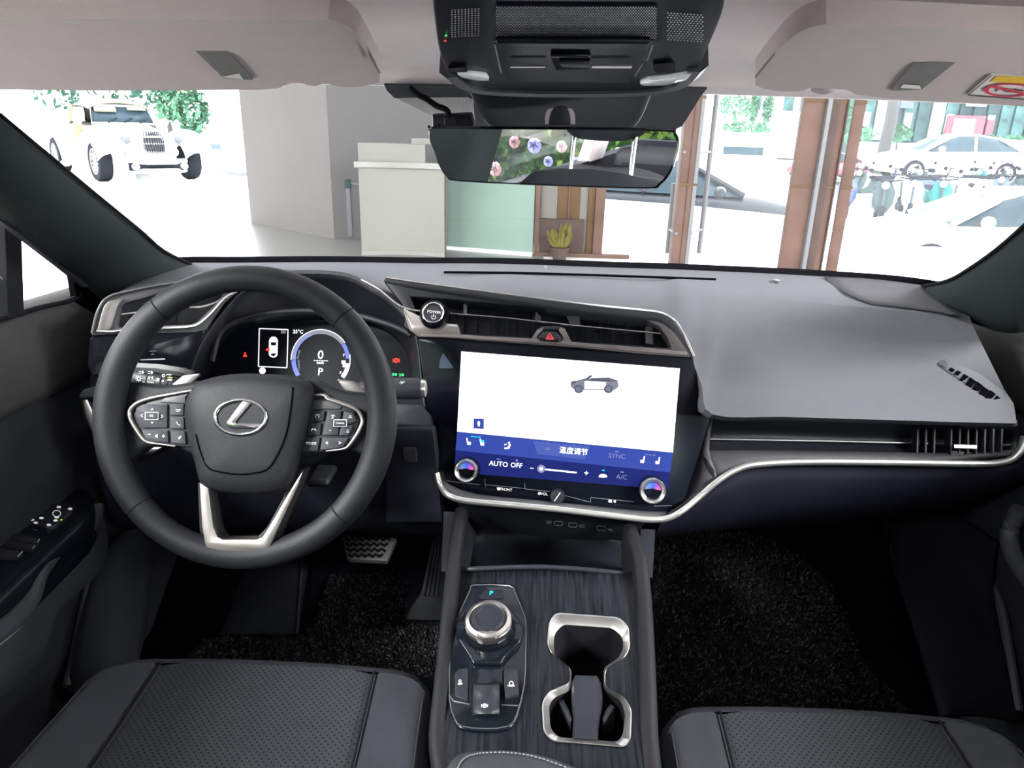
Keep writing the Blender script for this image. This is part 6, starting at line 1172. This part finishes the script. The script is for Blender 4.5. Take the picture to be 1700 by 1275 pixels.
rows = [[fr(x, y*hw, z+dz) for y, dz in ((-1, -.10), (-.7, -.01), (0, .03), (.7, -.01), (1, -.10))] for x, hw, z in ((-1.05, .56, 1.34), (-1.5, .58, 1.40), (-2.0, .58, 1.38), (-2.35, .56, 1.24), (-2.55, .54, 1.0))]
patch('canvas_top', rows, 'canvas_cream', rd, 2, 2, solid=.03)
for s in (-1, 1):
    q = [fr(-1.15, s*.60, 1.0), fr(-1.9, s*.62, 1.0), fr(-1.85, s*.58, 1.26), fr(-1.25, s*.56, 1.26)]; mk('side_window', q, [(0, 1, 2, 3)], 'label_grey', rd, solid=.02); tube('window_frame', q, .02*kk, 'tyre', rd, 5, closed=True)
    q = [fr(-1.9, s*.61, 1.0), fr(-2.3, s*.62, 1.0), fr(-2.15, s*.58, 1.30), fr(-1.9, s*.58, 1.30)]; mk('canvas_side', q, [(0, 1, 2, 3)], 'canvas_tan', rd, solid=.02)
    q = [fr(-1.2, s*.675, .95), fr(-1.75, s*.70, .95), fr(-1.7, s*.715, .72), fr(-1.3, s*.70, .70)]; mk('door_badge', cr([tuple(p) for p in q], 4, True), [tuple(range(16))], 'canvas_tan', rd, solid=.01)
    lathe('wing_mirror', fr(-1.0, s*.78, 1.02), fr.f, [(.02*kk, -.06*kk), (.07*kk, -.02*kk), (.07*kk, .02*kk), (.002, .05*kk)], 'car_white', rd, 10)
# street cars
sd = PY(1190, 330, 12.2); sedan('parked_sedan', V((sd.x-.9, 12.2, SG)), R(-4), 'car_dark', 'dark grey sedan behind the added white block outside the entrance', 1.0)
wc = PZ(1590, 303, -.1); sedan('street_car', V((wc.x, wc.y+.9, -.12)), R(178), 'car_white', 'white car with spoked wheels across the street behind the scooters', 1.12)
rc = PY(1368, 283, 27); sedan('street_car', V((rc.x, 27, -.1)), R(178), 'car_red', 'red car partly hidden by the widest bronze pillar', .62)
nc = PY(1446, 380, 9.7); sedan('street_car', V((nc.x+2.0, 10.2, SG)), R(176), 'car_white', 'white car with blue-tinted glass nearest the right windscreen pillar', .86)
# scooters
def scooter(o, yaw, paint, lab):
    fr = Fr(o, yaw, 1); root = thing('scooter', o, lab, 'scooter', 'scooters parked along the street')
    for x in (-.55, .6): wheel(fr, root, x, 0, .22, .1, 5, 1, 'scooter_grey')
    loft('front_shield', [[fr(.5-.12*t, y*w_, .3+.6*t) for y in (-1, -.5, 0, .5, 1)] for t, w_ in ((0, .10), (.3, .2), (.7, .22), (1, .14))], paint, root, closed=False, solid=.03)
    loft('tail_body', [[fr(x, y*w_, z) for y, z in ((-1, z0), (-1, z1-.05), (-.5, z1), (.5, z1), (1, z1-.05), (1, z0))] for x, w_, z0, z1 in ((-.85, .06, .55, .66), (-.6, .15, .42, .72), (-.1, .17, .36, .70), (.05, .12, .32, .5), (.4, .12, .28, .34))], paint, root, ang=40)
    loft('saddle', [[fr(x, y*.14, z) for y, z in ((-1, .70), (-.8, .78), (.8, .78), (1, .70))] for x in (-.8, -.4, .0)], 'tyre', root)
    tube('handlebar', [fr(.32, -.32, .98), fr(.38, -.1, .95), fr(.38, .1, .95), fr(.32, .32, .98)], .018, 'tyre', root, 6); tube('fork', [fr(.38, 0, .95), fr(.6, 0, .22)], .03, 'scooter_grey', root, 6)
    lathe('headlamp', fr(.42, 0, .86), fr.f, [(.03, 0), (.08, .05), (.06, .1), (.002, .11)], 'lens', root, 10)
    for s in (-1, 1): tube('mirror_stem', [fr(.35, s*.25, .97), fr(.36, s*.3, 1.12)], .008, 'tyre', root, 4); lathe('mirror', fr(.35, s*.32, 1.15), fr.f, [(.002, -.01), (.05, 0), (.002, .02)], 'tyre', root, 8)
    return root
for i, (x, y, ya, pm, lb) in enumerate(((1455, 372, 250, 'scooter_grey', 'grey scooter nearest the bronze mullion in the parked row'), (1478, 352, 262, 'shop_white', 'white scooter second from the bronze mullion in the parked row'), (1505, 366, 245, 'shop_white', 'white scooter left of the turquoise scooter'), (1545, 366, 255, 'scooter_teal', 'turquoise scooter in the middle of the parked row'), (1578, 358, 240, 'shop_white', 'white scooter right of the turquoise scooter'), (1615, 360, 250, 'shop_white', 'white scooter left of the navy scooter'), (1652, 352, 235, 'sign_blue', 'navy scooter toward the right end of the parked row'), (1690, 350, 245, 'scooter_grey', 'grey scooter at the right end of the parked row'), (1395, 360, 255, 'sign_blue', 'blue scooter seen between the bronze pillar and the mullion'))):
    p = PZ(x, y, SG); scooter(V((p.x, p.y, SG)), R(ya), pm, lb)
for x, y, ya, pm, lb in ((1440, 338, 200, 'scooter_grey', 'dark scooter of the back row, first beyond the bronze mullion'), (1500, 336, 170, 'sign_blue', 'blue scooter of the back row, behind the white pair'), (1532, 334, 215, 'scooter_grey', 'dark scooter of the back row, behind the turquoise scooter'), (1590, 332, 160, 'shop_white', 'white scooter of the back row, below the front wheel of the white car'), (1632, 331, 205, 'scooter_teal', 'turquoise scooter of the back row, left of the rear white planter'), (1676, 329, 175, 'scooter_grey', 'dark scooter of the back row, at the right edge')):
    p = PZ(x, y, SG); scooter(V((p.x, p.y, SG)), R(ya), pm, lb)
# trees, planters, shop fronts
def tree(nm, o, h, rx, rz, lab, mt='leaf', n=420, trunk=.12, cat='tree', tr_h=None, leaf=.16):
    root = thing(nm, o, lab, cat); th = tr_h if tr_h is not None else h-rz
    if th > 0: tube('trunk', [V(o), V(o)+V((.03, 0, th*.5)), V(o)+V((0, 0, th))], trunk, 'trunk', root, 8, sc=[1.15, 1, .7])
    vs, fs = [], []; c = V(o)+V((0, 0, h))
    for _ in range(n):
        d = V((random.gauss(0, 1), random.gauss(0, 1), random.gauss(0, 1))).normalized()*random.uniform(.55, 1); p = c+V((d.x*rx, d.y*rx, d.z*rz)); a = V((random.gauss(0, 1), random.gauss(0, 1), random.gauss(0, 1))).normalized(); b = a.cross(V((.3, .5, .8))).normalized(); s = leaf*random.uniform(.6, 1.3); k = len(vs)
        vs += [p-a*s, p+b*s*.5, p+a*s, p-b*s*.5]; fs += [(k, k+1, k+2, k+3)]
    mk('foliage', vs, fs, mt, root, smooth=False, kind='stuff'); return root
for x, y, Y, h, rx, rz, lab, mt in ((180, 140, 24, 2.6, 2.0, 1.2, 'dark leafy tree behind the vintage roadster roof', 'leaf'), (285, 165, 28.5, 1.8, .6, .8, 'small pale street tree right of the vintage roadster', 'leaf_pale'), (325, 185, 26.5, 1.7, .6, .8, 'slender pale tree beside the grey partition', 'leaf_pale')):
    p = PY(x, 240, Y); tree('street_tree', V((p.x, Y, G)), PY(x, y, Y).z-G, rx, rz, lab, mt)
for x, y, Y, rx, rz, lab in ((1222, 178, 30, .7, .45, 'low rounded shrub outside, nearest the bronze door post'), (1252, 180, 32, .2, .6, 'clipped cone shrub, left one of a pair beyond the street'), (1275, 180, 32, .2, .6, 'clipped cone shrub, right one of a pair beyond the street'), (1237, 214, 26, .9, .25, 'low green hedge in front of the clipped cone shrubs'), (1402, 200, 30, .5, .8, 'narrow shrub seen between the bronze pillar and mullion'), (1412, 222, 26, .9, .3, 'green hedge right beside the narrow bronze mullion'), (1492, 222, 31.5, .5, .35, 'round green bush at the foot of the dark tree trunk')):
    p = PY(x, y, Y); zb = -.05; tree('shrub', V((p.x, Y, zb)), p.z-zb, rx, rz, lab, 'leaf_pale', 260, .05, 'shrub', leaf=.1)
for x, y, lab in ((1643, 228, 'white round planter with green plant below the red poster'), (1690, 230, 'white round planter with green plant at the right edge')):
    p = PY(x, y, 31); r = tree('planter', V((p.x, 31, -.05)), p.z+.05-.1, .42, .2, lab, 'leaf_pale', 200, .05, 'planter', tr_h=0, leaf=.1); lathe('pot', V((p.x, 31, -.05)), (0, 0, 1), [(.3, 0), (.5, .4), (.55, p.z*.7), (.5, p.z-.05), (.4, p.z)], 'car_white', r, 18)
for x, wpx, Y, mt, lab in ((1468, 18, 30, 'trunk', 'thick dark tree trunk before the teal shop front'), (1550, 8, 30, 'shop_white', 'thin pale tree trunk before the teal shop front')):
    p = PY(x, 235, Y); r = thing('tree_trunk', V((p.x, Y, -.05)), lab, 'tree'); rad = wpx*Y/F/2; tube('trunk', [V((p.x, Y, -.05)), V((p.x+.1, Y, 2)), V((p.x, Y, 4.6))], rad, mt, r, 10, sc=[1.1, 1, .95])
def blk(name, x0, x1, Y, z0, z1, dep, mt, root=None, **k):
    a, b = PY(x0, 200, Y).x, PY(x1, 200, Y).x; return box(name, ((a+b)/2, Y+dep/2, (z0+z1)/2), (b-a, dep, z1-z0), mt, root, smooth=False, **k)
sf = thing('shop_front', V((PY(1560, 200, 36).x, 36, 0)), 'teal glazed shop front with red poster across the street on the right', 'building')
blk('shop_wall', 1425, 1760, 36, 0, 6, 4, 'shop_dark', sf); blk('shop_plinth', 1425, 1760, 35.8, 0, 1.1, .2, 'shop_white', sf)
random.seed(3)
for i in range(14):
    x0 = 1430+i*23; w0 = blk('shop_window', x0, x0+19, 35.9, 1.2, 5.6, .1, random.choice(['shop_teal', 'shop_teal', 'facade', 'shop_dark']), sf)
    if i % 3 == 0: blk('window_card', x0+3, x0+14, 35.85, 1.6, 2.4, .06, random.choice(['shop_white', 'facade']), w0)
blk('shop_fascia', 1430, 1760, 35.7, 3.3, 3.5, .15, 'sign_yellow', sf); blk('shop_sign', 1490, 1512, 35.7, 2.6, 3.2, .1, 'sign_blue', sf); blk('shop_sign', 1600, 1632, 35.6, 2.75, 3.25, .1, 'shop_white', sf)
po = blk('poster', 1573, 1636, 35.5, 1.25, 2.35, .1, 'poster_red', sf); blk('poster_picture', 1585, 1620, 35.45, 1.35, 2.2, .05, 'poster_pale', po); blk('poster', 1640, 1652, 35.5, 1.5, 2.2, .1, 'poster_red', sf)
bw = thing('pale_building', V((PY(1250, 200, 45).x, 45, 0)), 'pale building with dark windows beyond the bronze door post', 'building'); blk('building_wall', 1130, 1420, 45, 0, 9, 4, 'shop_white', bw)
for i in range(8): blk('window', 1190+i*27, 1206+i*27, 44.9, 2.6, 3.9, .1, random.choice(['facade', 'shop_teal']), bw)
vn = thing('white_van', V((PY(1245, 250, 23).x, 24, -.1)), 'white van with dark window strip behind the grey sedan', 'van'); blk('van_body', 1190, 1300, 23, -.05, 1.35, 2, 'car_white', vn, bevel=.1); blk('van_window', 1207, 1274, 22.95, .72, .95, .06, 'car_glass', vn); blk('van_skirt', 1190, 1300, 22.96, -.1, .1, .1, 'shop_white', vn)
lb = thing('street_sign', V((PY(303, 155, 30).x, 30, G)), 'tall yellow and green letter sign beyond the small street trees', 'sign')
for x0, x1, mt in ((277, 283, 'leaf'), (290, 296, 'leaf'), (302, 312, 'sign_yellow'), (318, 328, 'sign_yellow')): blk('sign_bar', x0, x1, 30, 2.2, 3.6, .1, mt, lb)
blk('sign_rail', 275, 332, 30.05, 2.1, 2.2, .1, 'steel', lb); blk('sign_leg', 300, 303, 30.1, G, 2.1, .1, 'steel', lb)
kb_ = thing('kerb', V((PZ(370, 287, G).x, PZ(370, 287, G).y, G)), 'dark kerb line on the pavement beside the grey partition', 'kerb'); a, b = PZ(326, 279, G), PZ(412, 292, G); sweep('kerb_stone', [a, b], bar(.3, .08), V((0, 0, 1)), 'steel', kb_)
bb = thing('blue_barrier', PZ(345, 270, G), 'low blue and white barrier between the roadster and the partition', 'barrier'); p, q = PZ(330, 268, G), PZ(368, 270, G); sweep('barrier_board', [p+V((0, 0, .35)), q+V((0, 0, .35))], bar(.06, .16), V((0, 0, 1)), 'sign_blue', bb)
for k in (.1, .9): c = p.lerp(q, k); tube('barrier_leg', [c, c+V((0, 0, .36))], .04, 'shop_white', bb, 6)
# own bonnet
bn = thing('bonnet', V((0, 1.9, .7)), 'white car bonnet just beyond the windscreen', 'bonnet')
patch('bonnet_panel', [[V((x*k, Y-.25*x*x*k, z-.10*x*x)) for x in (-.75, -.5, -.25, 0, .25, .5, .75)] for Y, z, k in ((1.52, 1.03, .95), (1.7, 1.03, 1), (2.0, .99, 1), (2.3, .90, .98), (2.5, .74, .9), (2.55, .5, .85))], 'car_white', bn, 2, 2, solid=.02)
tube('wiper_blade', cr([PY(440, 434, 1.5), PY(560, 431, 1.52), PY(680, 433, 1.5)], 3), .006, 'steel', bn, 6)
# ------------------------------------------------------------------ flower wall behind the car (seen in the mirror)
random.seed(11)
fw = thing('flower_wall', V((-2.4, -3.1, G)), 'leafy green flower wall with blue and pink roses, reflected in the mirror', 'flower wall')
box('wall_board', (-2.5, -3.3, 1.75), (7, .1, 3.2), 'leaf_wall', fw)
for mt, n in (('leaf_wall', 12000), ('leaf_light', 6000)):
    vs, fs = [], []
    for _ in range(n):
        p = V((random.uniform(-6, 1), -3.22+random.uniform(0, .10), random.uniform(.3, 3.3))); a = V((random.gauss(0, 1), random.gauss(0, .5), random.gauss(0, 1))).normalized(); b = a.cross(V((random.gauss(0, .3), 1, random.gauss(0, .3)))).normalized(); s = random.uniform(.022, .05); k = len(vs)
        vs += [p-a*s, p+b*s*.55, p+a*s, p-b*s*.55]; fs += [(k, k+1, k+2, k+3)]
    mk('foliage', vs, fs, mt, fw, smooth=False, kind='stuff')
def rose(c, r, mt):
    vs, fs = [], []
    for ly, (nn, rr, tilt) in enumerate(((6, 1.0, .9), (5, .72, .5), (4, .45, .25), (3, .22, .1))):
        for i in range(nn):
            a = 2*math.pi*(i+ly*.4)/nn; u = V((math.cos(a), 0, math.sin(a))); t = V((-math.sin(a), 0, math.cos(a))); k = len(vs); h = .5-.1*ly
            base = c+u*r*rr*.3; tip = c+u*r*rr+V((0, r*(1.0-tilt)*.9, 0)); mid = c+u*r*rr*.75+V((0, r*(.75-tilt*.4), 0))
            vs += [base, mid-t*r*rr*.55, tip-t*r*rr*.3, tip+t*r*rr*.3, mid+t*r*rr*.55]; fs += [(k, k+1, k+2, k+3, k+4)]
    mk('rose', vs, fs, mt, fw, smooth=False)
pos = []
for _ in range(400):
    x, z = random.uniform(-5.2, .6), random.uniform(.6, 2.6)
    if all((x-a)**2+(z-b)**2 > .12**2 for a, b in pos): pos.append((x, z))
    if len(pos) > 210: break
for x, z in pos: rose(V((x, -3.10, z)), random.uniform(.032, .056), random.choice(['rose_blue', 'rose_lav', 'rose_pink', 'rose_pink', 'rose_sky']))
# end
